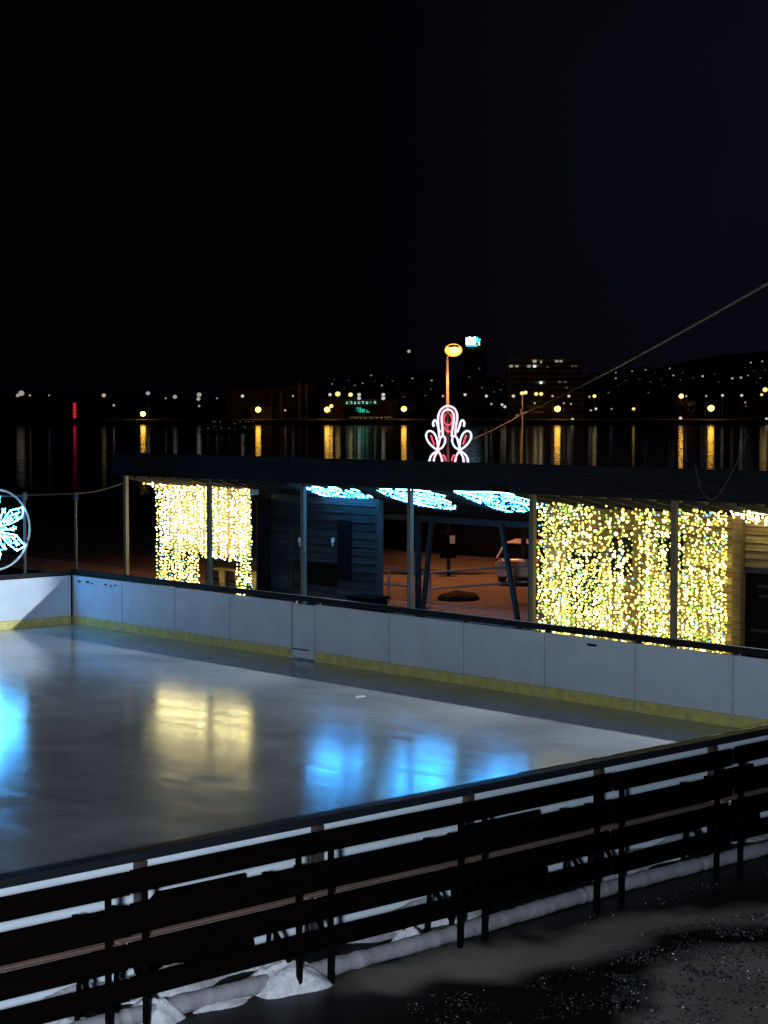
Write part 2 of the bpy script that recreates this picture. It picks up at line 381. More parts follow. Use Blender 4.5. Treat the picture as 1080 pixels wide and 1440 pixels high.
lb = Thing('rink_barrier', 'short stretch of white barrier at the far left end behind the blue snowflake', 'barrier', (0, -1.2, 0))
for i in range(5):
    b = -.06-2.04*i; a = b-2.03
    p = MB(); p.box(-.05, 0, a, b, .2, 1.15); po = lb.part('panel', p, 'board', bevel=.006)
    p = MB(); p.box(-.05, .012, a, b, 0, .197); lb.part('kick_strip', p, 'kick', parent=po, bevel=.004)
p = MB(); p.box(-.26, -.01, -11, -.0, 1.153, 1.25); lb.part('top_rail', p, 'rail', bevel=.012)

nb = Thing('rink_barrier', 'near side barrier with dark top rail behind the row of benches', 'barrier', (23.4, -10, 0))
vv = -20.47
while vv < -2:
    p = MB(); p.box(23.40, 23.45, vv+.005, vv+2.035, .02, 1.10); nb.part('panel', p, 'board', bevel=.005)
    p = MB(); p.box(23.453, 23.54, vv-.045, vv+.045, -.03, 1.068); nb.part('post', p, 'post_br', bevel=.005)
    vv += 2.04
p = MB(); p.box(23.37, 23.55, -20.5, -.0, 1.072, 1.155); nb.part('top_rail', p, 'nearrail', bevel=.015)
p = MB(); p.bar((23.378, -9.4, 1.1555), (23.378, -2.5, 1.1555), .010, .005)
nb.part('painted_glint', p, 'glint')  # glints along the rail edge, painted as bright patches

# ------------------------------------------------------------------ benches
def bench():
    B = (24.7, 0, 0); t = Thing('bench', 'x', 'bench', B, group='dark wooden benches along the near barrier')
    h = .97
    for z0, z1, n in ((1.172, 1.36, 0), (.84, 1.09, 1)):
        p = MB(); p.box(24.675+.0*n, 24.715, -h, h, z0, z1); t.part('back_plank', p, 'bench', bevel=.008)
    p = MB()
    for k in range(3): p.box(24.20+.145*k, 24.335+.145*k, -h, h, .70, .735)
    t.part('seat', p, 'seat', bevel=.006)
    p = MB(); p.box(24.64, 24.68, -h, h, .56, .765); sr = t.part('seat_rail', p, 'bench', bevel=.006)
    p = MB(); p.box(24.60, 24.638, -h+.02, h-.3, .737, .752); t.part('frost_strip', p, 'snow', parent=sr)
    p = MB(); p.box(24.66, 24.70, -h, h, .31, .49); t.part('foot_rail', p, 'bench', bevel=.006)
    for s in (-1, 1):
        e = s*.80
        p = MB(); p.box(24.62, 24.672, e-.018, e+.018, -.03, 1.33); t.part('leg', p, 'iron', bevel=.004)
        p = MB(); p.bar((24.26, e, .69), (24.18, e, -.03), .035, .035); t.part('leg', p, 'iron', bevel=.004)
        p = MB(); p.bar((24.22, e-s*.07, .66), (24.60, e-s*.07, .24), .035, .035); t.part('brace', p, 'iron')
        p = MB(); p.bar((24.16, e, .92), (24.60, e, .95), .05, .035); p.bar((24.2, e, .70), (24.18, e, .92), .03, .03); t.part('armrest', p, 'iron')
    return t.o
BL = {-16.25: 'bench at the left edge, in front of the leftmost barrier post', -14.28: 'bench with the large snow heap at its right foot',
      -12.33: 'bench above the small pointed snow pile', -10.40: 'bench in the middle right, beside the pale ground',
      -8.40: 'bench second from the right edge, bare ground in front', -6.40: 'bench at the right edge of the row'}
b0 = bench(); rb = R(9)
for i, (v, lab) in enumerate(BL.items()):
    o = b0 if i == 0 else copy_tree(b0)
    o.location = W(24.7+rb.uniform(-.015, .015), v, rb.uniform(-.012, .012)); o.rotation_euler = (rb.uniform(-.006, .006), 0, ANG+rb.uniform(-.008, .008))
    o['label'] = 'dark wooden '+lab
# dark boards leaning on the outside of the barrier
for (a, b, lab) in ((-14.55, -13.30, 'dark board propped against the barrier behind the bench with the large snow heap'), (-10.75, -9.35, 'dark board propped against the barrier behind the middle right bench'), (-6.55, -5.6, 'dark board propped against the barrier at the right edge')):
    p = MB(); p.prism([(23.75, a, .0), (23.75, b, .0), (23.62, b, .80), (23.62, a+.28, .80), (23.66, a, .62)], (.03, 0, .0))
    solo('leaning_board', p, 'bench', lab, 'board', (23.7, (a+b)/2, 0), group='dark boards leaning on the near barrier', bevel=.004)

# wrapped pipe on the ground under the benches
p = MB(); pts = []; v = -18.2; rp = R(12)
rings = []; n = 14
while v < -3.5:
    fold = .004*math.sin(v*23)*math.sin(v*3.1)+.003*math.sin(v*7.3+1)+rp.uniform(-.004, .004)
    seg = (v*1.0) % 1.9
    if seg < .05: fold -= .018
    rings.append((24.42+.05*math.sin(v*.9), v, .050, .082+fold)); v += .035
vs = []
for (u, v, z, rad) in rings:
    for k in range(n):
        t = 2*math.pi*k/n; w = 1+.03*math.sin(v*13+k*1.7); vs.append((u+rad*w*math.cos(t), v, z+rad*.95*math.sin(t)))
p.add(vs, [(i*n+k, i*n+(k+1) % n, (i+1)*n+(k+1) % n, (i+1)*n+k) for i in range(len(rings)-1) for k in range(n)])
solo('wrapped_pipe', p, 'wrap', 'long white fabric wrapped pipe lying under the row of benches', 'pipe', (24.42, -10, 0), smooth=True)

# snow
def heap(px, py, w, d, h, seed, lab):
    r = R(seed); c = uvz(onz(px, py, -.03)); mb = MB(); n = 44; ph = [r.uniform(0, 6.28) for _ in range(8)]
    vs = []; 
    for j in range(n+1):
        for i in range(n+1):
            x = -1+2*i/n; y = -1+2*j/n; a = math.atan2(y, x); rr_ = math.hypot(x, y)
            edge = .78+.13*math.sin(2*a+ph[0])+.08*math.sin(5*a+ph[1])
            t = max(0, 1-rr_/edge)
            nz = MN.fractal(Vector((x*3+seed, y*3, 1)), .9, 2.1, 5); z = h*(t**.8)*(1+.16*nz+.22*math.sin(5*x+ph[2])*math.sin(4*y+ph[3])+.10*math.sin(13*x+ph[4])*math.sin(11*y+ph[5]))
            vs.append((c.x+x*d/2*1.1, c.y+y*w/2*1.1, -.032+max(0, z)+(r.uniform(-.003, .003) if t > 0 else -.01)))
    mb.add(vs, [(j*(n+1)+i, j*(n+1)+i+1, (j+1)*(n+1)+i+1, (j+1)*(n+1)+i) for j in range(n) for i in range(n)])
    return solo('snow_pile', mb, 'snow', lab, 'snow', (c.x, c.y, -.03), group='snow heaps at the foot of the benches', smooth=True)
heap(400, 1388, 1.10, .62, .30, 1, 'large lumpy snow heap at the feet of the second bench from the left')
heap(576, 1330, .40, .34, .20, 2, 'small pointed snow pile leaning on the wrapped pipe')
heap(215, 1432, .62, .55, .22, 3, 'snow heap between the legs where the two left benches meet')
heap(310, 1412, .9, .3, .07, 4, 'flat tongue of snow in front of the wrapped pipe, left of the large heap')
heap(90, 1452, 1.0, .5, .14, 8, 'low snow bank at the bottom left corner')
heap(470, 1366, .25, .18, .07, 5, 'small lump of snow right of the large heap')
heap(655, 1312, .2, .14, .04, 6, 'tiny crumbs of snow by the third pair of bench legs')
# strip of snow along the foot of the barrier
p = MB(); rs = R(21); n = 420; vs = []
for i in range(n+1):
    v = -18+15*i/n; w = .20+.10*math.sin(v*2.1)+.06*math.sin(v*5.3+2); hh = .13+.05*math.sin(v*1.7+1)+.035*math.sin(v*6.1)
    if math.sin(v*.95+.6) > .86: hh *= .3
    for (du, k) in ((0, .75), (w*.4, 1), (w*.8, .8), (w*1.15, .35), (w*1.4, 0)):
        vs.append((23.56+du*1.2, v, -.032+hh*k+rs.uniform(-.008, .008)))
p.add(vs, [(i*5+k, i*5+k+1, (i+1)*5+k+1, (i+1)*5+k) for i in range(n) for k in range(4)])
structure('snow', p, 'snow', kind='stuff', smooth=True)
# wet gravel and ice grit, lower right
p = MB(); rg = R(31); cnt = 0
def scatter(poly, k, s0, s1, thr=-.1):
    global cnt
    xs = [q[0] for q in poly]; ys = [q[1] for q in poly]
    for _ in range(k):
        x = rg.uniform(min(xs), max(xs)); y = rg.uniform(min(ys), max(ys)); ins = False
        for i in range(len(poly)):
            (x1, y1), (x2, y2) = poly[i], poly[i-1]
            if (y1 > y) != (y2 > y) and x < (x2-x1)*(y-y1)/(y2-y1)+x1: ins = not ins
        if not ins: continue
        if MN.fractal(Vector((x*2.2, y*2.2, 7)), .9, 2.1, 4)+rg.uniform(-.35, .35) < thr: continue
        s = rg.uniform(s0, s1); tilt = rg.uniform(0, 3); z = -.026+s*.3
        vs = []
        for q in BALLS[0][0]:
            c, sn = math.cos(tilt), math.sin(tilt)
            vs.append((x+(q[0]*c-q[1]*sn)*s*rg.uniform(.6, 1.3), y+(q[0]*sn+q[1]*c)*s*rg.uniform(.6, 1.3), z+q[2]*s*rg.uniform(.5, 1)))
        p.add(vs, BALLS[0][1])
def P2(l): return [tuple(onz(x, y, -.03))[:2] for x, y in l]
scatter(P2([(600, 1400), (720, 1388), (800, 1362), (900, 1345), (890, 1440), (860, 1500), (560, 1500), (520, 1440)]), 3600, .005, .0115, .08)
scatter(P2([(860, 1325), (1000, 1290), (1110, 1285), (1110, 1440), (1000, 1480), (860, 1440)]), 6000, .007, .018, -.02)
scatter(P2([(800, 1300), (900, 1262), (1110, 1205), (1110, 1222), (930, 1278), (820, 1312)]), 1400, .006, .014, .1)
structure('gravel', p, 'gravel', frame='world', kind='stuff')
# frozen scraps on the ice
for (x, y, s, lab) in ((506, 980, .06, 'tiny ice crumb on the rink near the far barrier'),):
    c = uvz(onz(x, y, 0)); mb = MB(); ri = R(int(x)); n = 36; ph = [ri.uniform(0, 6.28) for _ in range(4)]
    rim = [1+.3*math.sin(2*math.pi*k/n*2+ph[0])+.18*math.sin(2*math.pi*k/n*5+ph[1])+ri.uniform(-.12, .12) for k in range(n)]
    vs = [(c.x, c.y, .022)]
    for q, z in ((.35, .02), (.7, .014), (1.0, .001)):
        vs += [(c.x+math.cos(2*math.pi*k/n)*s*q*rim[k], c.y+math.sin(2*math.pi*k/n)*s*1.5*q*rim[k], z+(ri.uniform(0, .008) if q < 1 else 0)) for k in range(n)]
    mb.add(vs, [(0, 1+k, 1+(k+1) % n) for k in range(n)]+[(1+r_*n+k, 1+(r_+1)*n+k, 1+(r_+1)*n+(k+1) % n, 1+r_*n+(k+1) % n) for r_ in (0, 1) for k in range(n)])
    solo('ice_scrap', mb, 'snow', lab, 'ice', (c.x, c.y, 0), smooth=True)

# ------------------------------------------------------------------ pavilion
PU = [-1.95+3.53*i for i in range(7)]
U0, U1 = -2.35, 20.2
def ceil(v): return 3.42-(v-2.85)*(.80/3.95)
pav = Thing('pavilion', 'long low wooden pavilion with flat dark roof edge behind the rink', 'pavilion', (9, 4.8, 0))
p = MB()
for k, (z0, z1) in enumerate(((3.40, 3.585), (3.593, 3.79), (3.798, 3.985))):
    u = U0
    while u < U1:
        l = min(3.53, U1-u); p.box(u+.003, u+l-.003, 2.74+.004*(k % 2), 2.785, z0, z1); u += l
pav.part('fascia', p, 'fascia', bevel=.006)
p = MB(); p.prism([(U0, 2.79, ceil(2.79)), (U0, 7.3, ceil(7.3)), (U0, 7.3, ceil(7.3)+.12), (U0, 2.79, ceil(2.79)+.5)], (U1-U0, 0, 0)); ro = pav.part('roof', p, 'ceiling')
p = MB()
for k in range(int((U1-U0)/.6)): p.bar((U0+.3+.6*k, 2.8, ceil(2.8)-.045), (U0+.3+.6*k, 7.2, ceil(7.2)-.045), .06, .085)
pav.part('rafter', p, 'ceiling', parent=ro)
p = MB(); p.box(U0, U1, 6.75, 6.87, ceil(6.8)-.26, ceil(6.8)-.10); pav.part('back_beam', p, 'trim', bevel=.01)
for u in PU:
    p = MB(); p.box(u-.055, u+.055, 2.80, 2.90, -.03, 3.40); pav.part('post', p, 'post', bevel=.008)
for (a, b) in (((5.30, 6.70, 2.46), (4.95, 6.70, -.03)), ((7.59, 6.70, 2.46), (8.20, 6.70, -.03))):
    p = MB(); p.bar(a, b, .10, .09, up=(0, 1, 0)); pav.part('strut', p, 'trim', bevel=.006)
for u in (4.70, 8.45):
    p = MB(); p.box(u-.06, u+.06, 6.76, 6.86, -.03, ceil(6.8)-.27); pav.part('post', p, 'trim', bevel=.006)

def siding(mb, u0, u1, v, z0, z1, step=.135, holes=(), face=-1):
    z = z0
    while z < z1-.02:
        h = min(step, z1-z)-.014
        spans = [(u0, u1)]
        for (a, b, c, d) in holes:
            if z+h > c and z < d:
                spans = [q for (s, e) in spans for q in ((s, min(e, a)), (max(s, b), e)) if q[1]-q[0] > .01]
        for (s, e) in spans:   # lapped board: bottom edge stands proud
            mb.add([(s, v, z), (e, v, z), (e, v-.045, z), (s, v-.045, z), (s, v, z+h), (e, v, z+h), (e, v-.012, z+h), (s, v-.012, z+h)],
                   [(0, 1, 2, 3), (4, 7, 6, 5), (3, 2, 6, 7), (0, 4, 5, 1), (0, 3, 7, 4), (1, 5, 6, 2)])
        z += step
# middle hut
HT = ceil(4.3)-.10
hut = Thing('wooden_hut', 'dark plank hut with a door and a counter ledge, under the pavilion roof', 'hut', (4.3, 4.6, 0))
HV = 4.35
p = MB(); siding(p, 2.12, 5.93, HV, 0, HT, .19, holes=((2.12, 2.95, 0, 2.20), (3.18, 4.58, .90, 1.46))); wl = hut.part('wall', p, 'woodblue')
p = MB(); p.box(2.12, 5.93, HV+.005, HV+.05, 0, HT); hut.part('inner_wall', p, 'wood')
p = MB(); p.box(5.935, 6.06, HV-.05, HV+.08, 0, HT); hut.part('corner_post', p, 'trim', bevel=.006)
p = MB(); siding(p, 2.18, 2.88, HV-.005, .02, 2.14, .15); dr = hut.part('door', p, 'wood')
p = MB(); p.box(2.121, 2.175, HV-.055, HV, 0, 2.20); p.box(2.885, 2.94, HV-.055, HV, 0, 2.20); p.box(2.178, 2.882, HV-.055, HV, 2.145, 2.20); hut.part('frame', p, 'trim', parent=dr, bevel=.004)
p = MB(); p.box(2.78, 2.83, HV-.09, HV-.05, 1.0, 1.04); p.tube([(2.81, HV-.065, 1.02), (2.81, HV-.10, 1.02), (2.72, HV-.10, 1.02)], .01); hut.part('handle', p, 'pipe', parent=dr)
p = MB(); p.box(3.0, 4.62, HV-.27, HV-.03, 1.50, 1.54); lg = hut.part('counter_ledge', p, 'trim', bevel=.005)
p = MB(); p.box(3.19, 4.57, HV-.02, HV+.003, .91, 1.45); hut.part('hatch_shade', p, 'dark')  # dark panel, shade under the counter ledge put into its colour
for u, z in ((3.24, 1.93), (4.45, 1.99)):
    p = MB(); p.box(u-.025, u+.025, HV-.09, HV-.02, z-.03, z+.08); p.tube([(u, HV-.07, z-.03), (u+.03, HV-.09, z-.12)], .014); hut.part('bracket', p, 'plate')
p = MB(); p.box(4.62, 5.10, HV-.07, HV-.047, 1.10, 2.5); hut.part('dark_panel', p, 'dark', bevel=.005)  # dark panel added for the shadow lying on this wall
p = MB(); p.box(6.2, 6.95, 3.2, 3.75, 0, .86); p.box(6.16, 6.99, 3.16, 3.79, .862, .92)
solo('storage_box', p, 'iron', 'low black box on the ground at the right corner of the middle hut', 'box', (6.55, 3.45, 0), bevel=.02)

# left booth behind the left curtain
bt = Thing('wooden_booth', 'booth with cream back panel behind the dense left light curtain', 'booth', (0, 4.5, 0))
p = MB(); p.box(-1.98, 1.55, 4.12, 4.16, 1.46, 3.10); bt.part('back_panel', p, 'cream', bevel=.01)
p = MB(); siding(p, -1.98, 2.06, 5.4, 0, 1.45, .14); bt.part('wall', p, 'wood')
p = MB(); p.box(-2.0, 2.10, 3.86, 3.95, 3.0, 3.19); bt.part('beam', p, 'woodbrown', bevel=.008)
p = MB(); p.box(-.15, -.07, 4.05, 4.115, 1.3, 3.0); p.box(.75, .83, 4.05, 4.115, 1.3, 3.0); bt.part('mullion', p, 'woodbrown')
p = MB(); p.box(2.06, 2.11, 3.90, 4.30, 0, 2.9); bt.part('side_wall', p, 'dark')
p = MB(); p.box(2.05, 2.22, 3.70, 3.86, 3.02, 3.15)
solo('junction_box', p, 'plate', 'small pale box at the top right corner of the left light curtain', 'box', (2.13, 3.78, 3.02), bevel=.01)
# bench table in the gap of the left curtain
tb = Thing('picnic_table', 'wooden table with dark bench back in the gap of the left light curtain', 'table', (.7, 4.5, 0))
p = MB(); p.box(-.2, 1.75, 4.30, 4.62, 1.02, 1.065); tb.part('table_top', p, 'woodbrown', bevel=.006)
p = MB(); p.box(-.1, 1.7, 4.72, 4.76, 1.10, 1.36); tb.part('back_plank', p, 'wood', bevel=.006)
for u in (-.02, .62, 1.28):
    p = MB(); p.prism([(u, 4.33, 1.015), (u+.24, 4.33, 1.015), (u+.19, 4.33, .5), (u+.07, 4.33, .5)], (0, .05, 0)); tb.part('bracket', p, 'woodbrown')
for u in (0, 1.55):
    p = MB(); p.box(u, u+.08, 4.46, 4.56, -.03, 1.015); tb.part('leg', p, 'wood')

# right hut
HT = ceil(3.9)-.10
h2 = Thing('wooden_hut', 'brown plank hut behind the wide right light curtain', 'hut', (15.5, 5, 0))
p = MB(); siding(p, 11.42, 16.16, 4.05, 0, HT, .15, holes=((12.0, 12.9, 1.0, 2.1), (13.15, 13.75, 1.9, 2.5), (14.35, 15.0, 1.95, 2.55))); h2.part('wall', p, 'woodbrown')
p = MB(); siding(p, 16.42, 20.1, 4.05, 2.16, HT, .15); h2.part('upper_wall', p, 'woodbrown')
p = MB(); p.box(11.42, 20.1, 4.06, 4.1, 0, HT); h2.part('inner_wall', p, 'dark')
for (a, b, c, d) in ((12.0, 12.9, 1.0, 2.1), (13.15, 13.75, 1.9, 2.5), (14.35, 15.0, 1.95, 2.55)):
    p = MB(); p.box(a+.01, b-.01, 4.03, 4.055, c+.01, d-.01); h2.part('dark_panel', p, 'dark')
p = MB(); p.box(16.19, 16.40, 3.92, 4.08, 0, HT); h2.part('corner_post', p, 'woodbrown', bevel=.01)
p = MB(); p.box(13.80, 14.02, 3.94, 4.02, 0, HT); h2.part('pilaster', p, 'woodbrown', bevel=.01)
p = MB(); p.box(16.42, 20.1, 4.0, 4.05, 2.05, 2.155); h2.part('lintel', p, 'wood')
for z, a, b in ((1.80, 16.75, 17.6), (1.62, 16.78, 17.7), (.98, 16.6, 17.9)):
    p = MB(); p.box(a, b, 3.95, 4.05, z, z+.05); h2.part('shelf', p, 'wood', bevel=.004)
p = MB(); p.box(11.42, 11.47, 4.1, 6.6, 0, 2.45); h2.part('side_wall', p, 'wood')

p = MB(); p.box(-70, 60, 23.5, 23.9, -.03, 1.28); solo('added_screen_wall', p, 'soil', 'long dark screen wall added between the road and the lake', 'wall', (0, 23.7, 0), bevel=.03)  # added wall, hides bright water reflections seen through the passage
# ------------------------------------------------------------------ light curtains
BM = ['wire', 'w1', 'w2', 'w3', 'w4', 'w5', 'w6']
BL_M = ['wire', 'v1', 'v2', 'v3', 'v4', 'v5', 'v6']
def curtain(label, u0, u1, n, v, top, bottom, rad, step, seed, mixfun, dens=None, BM=BM):
    r = R(seed); t = Thing('light_curtain', label, 'light curtain', ((u0+u1)/2, v, top(.5*(u0+u1))))
    for i in range(n):
        u = u0+(u1-u0)*(i+.5+r.uniform(-.38, .38))/n; zt = top(u); zb = bottom(u)+r.uniform(-.03, .05); mb = MB(); pts = []
        z = zt; a = u; b = v+r.uniform(-.03, .03)
        while z > zb:
            pts.append((a, b, z)); z -= .13; a += r.uniform(-.012, .012); a += (u-a)*.3
        pts.append((a, b, zb)); mb.tube(pts, .004, 3, 0)
        z = zt-r.uniform(0, step)
        while z > zb:
            if dens is None or r.random() < dens(u, z):
                mi, k = mixfun(r, u, z)
                mb.ball((u+r.uniform(-.026, .026), b+r.uniform(-.03, .02), z), rad*k*r.choice((.62, .8, .95, 1.0, 1.1, 1.4)), mi)
            z -= step*r.uniform(.65, 1.35)
        t.part('light_string', mb, BM)
    return t
def mixL(r, u, z):
    q = r.random()
    if z > 3.06: return (6 if q < .55 else 5, 1.0)
    if u > 1.72: return ((1, 1.), (3, 1.), (4, .8), (2, 1.))[0 if q < .55 else 1 if q < .75 else 2 if q < .87 else 3]
    if z < 1.7 and u < .3: return ((1, 1.), (2, 1.1), (3, 1.), (4, .9))[0 if q < .4 else 1 if q < .75 else 2 if q < .9 else 3]
    return ((5, 1.15), (1, 1.1), (2, 1.), (3, 1.), (4, .9))[0 if q < .28 else 1 if q < .56 else 2 if q < .80 else 3 if q < .93 else 4]
def mixR(r, u, z):
    q = r.random()
    if q < .48: return (1, 1.)
    if q < .70: return (2, 1.)
    if q < .86: return (3, 1.)
    if q < .91: return (4, .9)
    return (5, 1.25)
def botL(u):
    if u < -.12: return .62
    return 1.40-.03*u if u < 1.42 else .52
curtain('dense bright curtain of yellow white fairy lights on the left booth', -1.94, 2.0, 52, 3.80, lambda u: ceil(3.8)-.06, botL, .0225, .078, 41, mixL, None, BL_M)
def densR(u, z):
    d = .92
    if 13.72 < u < 14.08: d *= .45
    if z > 1.9: d *= .78
    if 12.9 < u < 13.6 and z > 2.2: d *= .6
    if z < 1.9: d *= 1.08
    return d
curtain('wide curtain of golden fairy lights hanging on the right hut', 11.46, 16.16, 88, 3.82, lambda u: ceil(3.82)-.05, lambda u: .5, .0245, .066, 43, mixR, densR)
# short icicle strings
def icicle(label, u0, u1, n, seed, v, zf, lf):
    r = R(seed); BM = BL_M; t = Thing('icicle_lights', label, 'light string', ((u0+u1)/2, v, 3.2))
    mb = MB(); mb.tube([(u0+(u1-u0)*k/8, v, zf(u0+(u1-u0)*k/8)+.01) for k in range(9)], .006, 4, 0); t.part('cable', mb, BM)
    for i in range(n):
        u = u0+(u1-u0)*(i+.5)/n; z0 = zf(u); l = lf(u)*r.uniform(.5, 1.1); mb = MB(); mb.tube([(u, v, z0), (u+.01, v, z0-l)], .004, 3, 0)
        k = 0
        while k < l: mb.ball((u+r.uniform(-.02, .02), v+r.uniform(-.02, .02), z0-k), .022*r.uniform(.8, 1.3), 5 if r.random() < .5 else 1); k += .06
        t.part('light_string', mb, BM)
icicle('short icicle lights under the roof to the right of the wide light curtain', 16.30, 18.6, 34, 51, 3.72, lambda u: ceil(3.72)-.06-.02*math.sin(u*6), lambda u: .10+.10*abs(math.sin(u*2.3+.4)))
icicle('short tail of white lights left of the left light curtain', -2.42, -1.97, 8, 52, 3.70, lambda u: ceil(3.7)-.03, lambda u: .05+.22*(u+2.42))

# ------------------------------------------------------------------ blue leaf decorations under the ceiling
CP = Vector((0, 2.85, 3.36)); CN = Vector((0, .80/3.95, 1))
shapes = [
    ([(426, 684), (450, 685), (478, 686), (500, 689), (517, 695), (524, 700), (521, 704), (508, 706), (490, 704), (470, 700), (450, 695), (438, 689)], (516, 699)),
    ([(530, 688), (545, 688), (580, 689), (610, 692), (626, 697), (622, 702), (640, 709), (640, 715), (620, 714), (596, 711), (570, 704), (552, 699), (540, 694)], (634, 712)),
    ([(639, 691), (660, 692), (690, 692), (715, 694), (735, 700), (752, 705), (757, 711), (750, 718), (716, 719), (696, 714), (672, 705), (655, 698)], (750, 711))]
labs = ['blue white LED leaf panel under the roof above the counter hut, leftmost of three', 'blue white LED leaf panel crossed by a roof post, middle one of three', 'blue white LED leaf panel next to the wide light curtain, rightmost of three']
for (poly, hole), lab in zip(shapes, labs):
    pts = [onpl(x, y, CP, CN) for x, y in poly]; c = sum(pts, Vector())/len(pts)
    t = Thing('led_leaf', lab, 'light decoration', c, group='blue LED leaf panels under the pavilion roof'); r = R(int(c.x*10))
    mb = MB(); mb.tube(pts, .016, 5, 0, closed=True); t.part('outline', mb, ['c1'])
    inner = [c+(q-c)*.55 for q in pts]; mb = MB(); mb.tube(inner, .014, 5, 0, closed=True); mb.tube([pts[0], c, pts[6]], .014, 5, 0); t.part('inner_loop', mb, ['c2'])
    mb = MB(); mb.prism([q+CN*.02 for q in pts], CN*.012); t.part('net', mb, ['leddark'])
    rows = [MB() for _ in range(14)]; k = 0
    while k < 280:
        i = r.randrange(len(pts)); a, b = pts[i], pts[(i+1) % len(pts)]
        s, q = r.random(), r.random()
        if s+q > 1: s, q = 1-s, 1-q
        w = c+(a-c)*s+(b-c)*q-CN*.02
        rows[k % 14].ball(w, r.uniform(.010, .021), 0 if r.random() < .34 else 1); k += 1
    for mb in rows: t.part('light_string', mb, ['c1', 'c2'])

# ------------------------------------------------------------------ net frame and snowflake at the left
nf = Thing('net_frame', 'thin grey post frame behind the left barrier, top pipe tied to the pavilion', 'frame', (-.3, -1.5, 0))
for px in (34, 106):
    a = onu(px, 696, -.32); p = MB(); p.tube([(a.x, a.y, -.03), (a.x, a.y, a.z)], .035, 8); nf.part('post', p, 'pipe')
    p = MB(); p.box(a.x-.05, a.x+.05, a.y-.05, a.y+.05, a.z-.12, a.z+.06); nf.part('clamp', p, 'pipe')
a = onu(-60, 699.5, -.32); b = onu(106, 694, -.32); p = MB(); p.tube([a, b], .028, 8); nf.part('top_pipe', p, 'pipe')
p = MB(); c = Vector((PU[0], 2.80, 3.22)); p.tube([b.lerp(c, k/8)-Vector((0, 0, .06*math.sin(k/8*math.pi))) for k in range(9)], .012, 5); nf.part('cable', p, 'pipe')
sfc = onu(-8, 745, -.22); sf = Thing('snowflake_decoration', 'glowing blue snowflake in a round white ring at the left edge', 'light decoration', sfc)
RAD = (onu(-8, 688, -.22)-sfc).length
def SF(rad, ang): return sfc+Vector((0, math.cos(ang)*rad*RAD, math.sin(ang)*rad*RAD))
p = MB(); p.tube([SF(1, 2*math.pi*k/64) for k in range(64)], .026, 8, closed=True); sf.part('ring', p, ['plate'], smooth=True)
rs = R(77)
def leds(mb, pts, sp=.035):
    for a, b in zip(pts, pts[1:]):
        n = max(1, int((b-a).length/sp))
        for k in range(n): mb.ball(a.lerp(b, k/n)+Vector((rs.uniform(-.012, .012),)*3), rs.uniform(.012, .022), 0 if rs.random() < .5 else 1)
for k in range(6):
    A = math.radians(30+60*k)
    kite = [SF(.10, A), SF(.64, A+.27), SF(.97, A+.05), SF(.84, A-.19), SF(.52, A-.24), SF(.10, A)]
    mb = MB(); mb.tube([q for a_, b_ in zip(kite, kite[1:]) for q in (a_, a_.lerp(b_, .06), a_.lerp(b_, .94))], .011, 5, 0, closed=True); leds(mb, kite); inner = [SF(.35, A), SF(.55, A+.12), SF(.8, A), SF(.55, A-.12), SF(.35, A)]; leds(mb, inner, .03)
    for _ in range(26): leds(mb, [SF(rs.uniform(.2, .85), A+rs.uniform(-.16, .16)), SF(rs.uniform(.2, .85), A+rs.uniform(-.16, .16))], .5)
    sf.part('arm', mb, ['c1', 'c2'])
    A += math.radians(30); mb = MB()
    for q in range(24): leds(mb, [SF(rs.uniform(.12, .62), A+rs.uniform(-.14, .14)), SF(.3, A)], .5)
    leds(mb, [SF(.15, A), SF(.6, A)]); sf.part('short_arm', mb, ['c1', 'c2'])
mb = MB(); 
for _ in range(50): mb.ball(SF(rs.uniform(0, .16), rs.uniform(0, 6.28)), rs.uniform(.015, .03), 0)
sf.part('centre', mb, ['c1'])

# ------------------------------------------------------------------ street lamp, decoration, pole
LB = uvz(onz(631, 809, 0)); LBW = W(LB.x, LB.y, 0); YL = LBW.y
sl = Thing('street_lamp', 'tall street lamp with glowing orange head behind the pavilion', 'street lamp', (LBW.x, YL, 0), 'world')
tp = ony(629, 506, YL); hd = ony(637, 493, YL)
p = MB(); p.tube([(LBW.x, YL, -.03), (LBW.x-.02, YL, 2.5), tp], .055, 10, r1=.04); sl.part('pole', p, 'concrete', smooth=True)
p = MB(); p.tube([tp, tp+Vector((0, -.05, .10)), tp+Vector((.08, -.25, .16)), hd+Vector((-.05, -.35, .02))], .03, 8); sl.part('arm', p, 'concrete', smooth=True)
p = MB(); p.ball(hd+Vector((0, -.4, .10)), .17, 0, 2, (1.2, 1.5, .42)); lh = sl.part('lamp_head', p, 'concrete', smooth=True)
p = MB(); p.ball(hd+Vector((0, -.40, .0)), .23, 0, 2, (1.15, 1.1, .85)); sl.part('lens', p, ['sodium_bowl'], parent=lh, smooth=True)
p = MB(); p.ball(hd+Vector((.02, -.62, -.01)), .125, 0, 2, (1.3, .7, .8)); sl.part('bulb', p, ['sodium'], parent=lh, smooth=True)
p = MB(); p.box(LBW.x-.28, LBW.x+.22, YL-.32, YL-.10, .55, 1.35, 0); bx = sl.part('control_box', p, 'iron', bevel=.02)
p = MB(); p.box(LBW.x+.02, LBW.x+.18, YL-.325, YL-.318, 1.0, 1.25); sl.part('label_plate', p, 'plate', parent=bx)

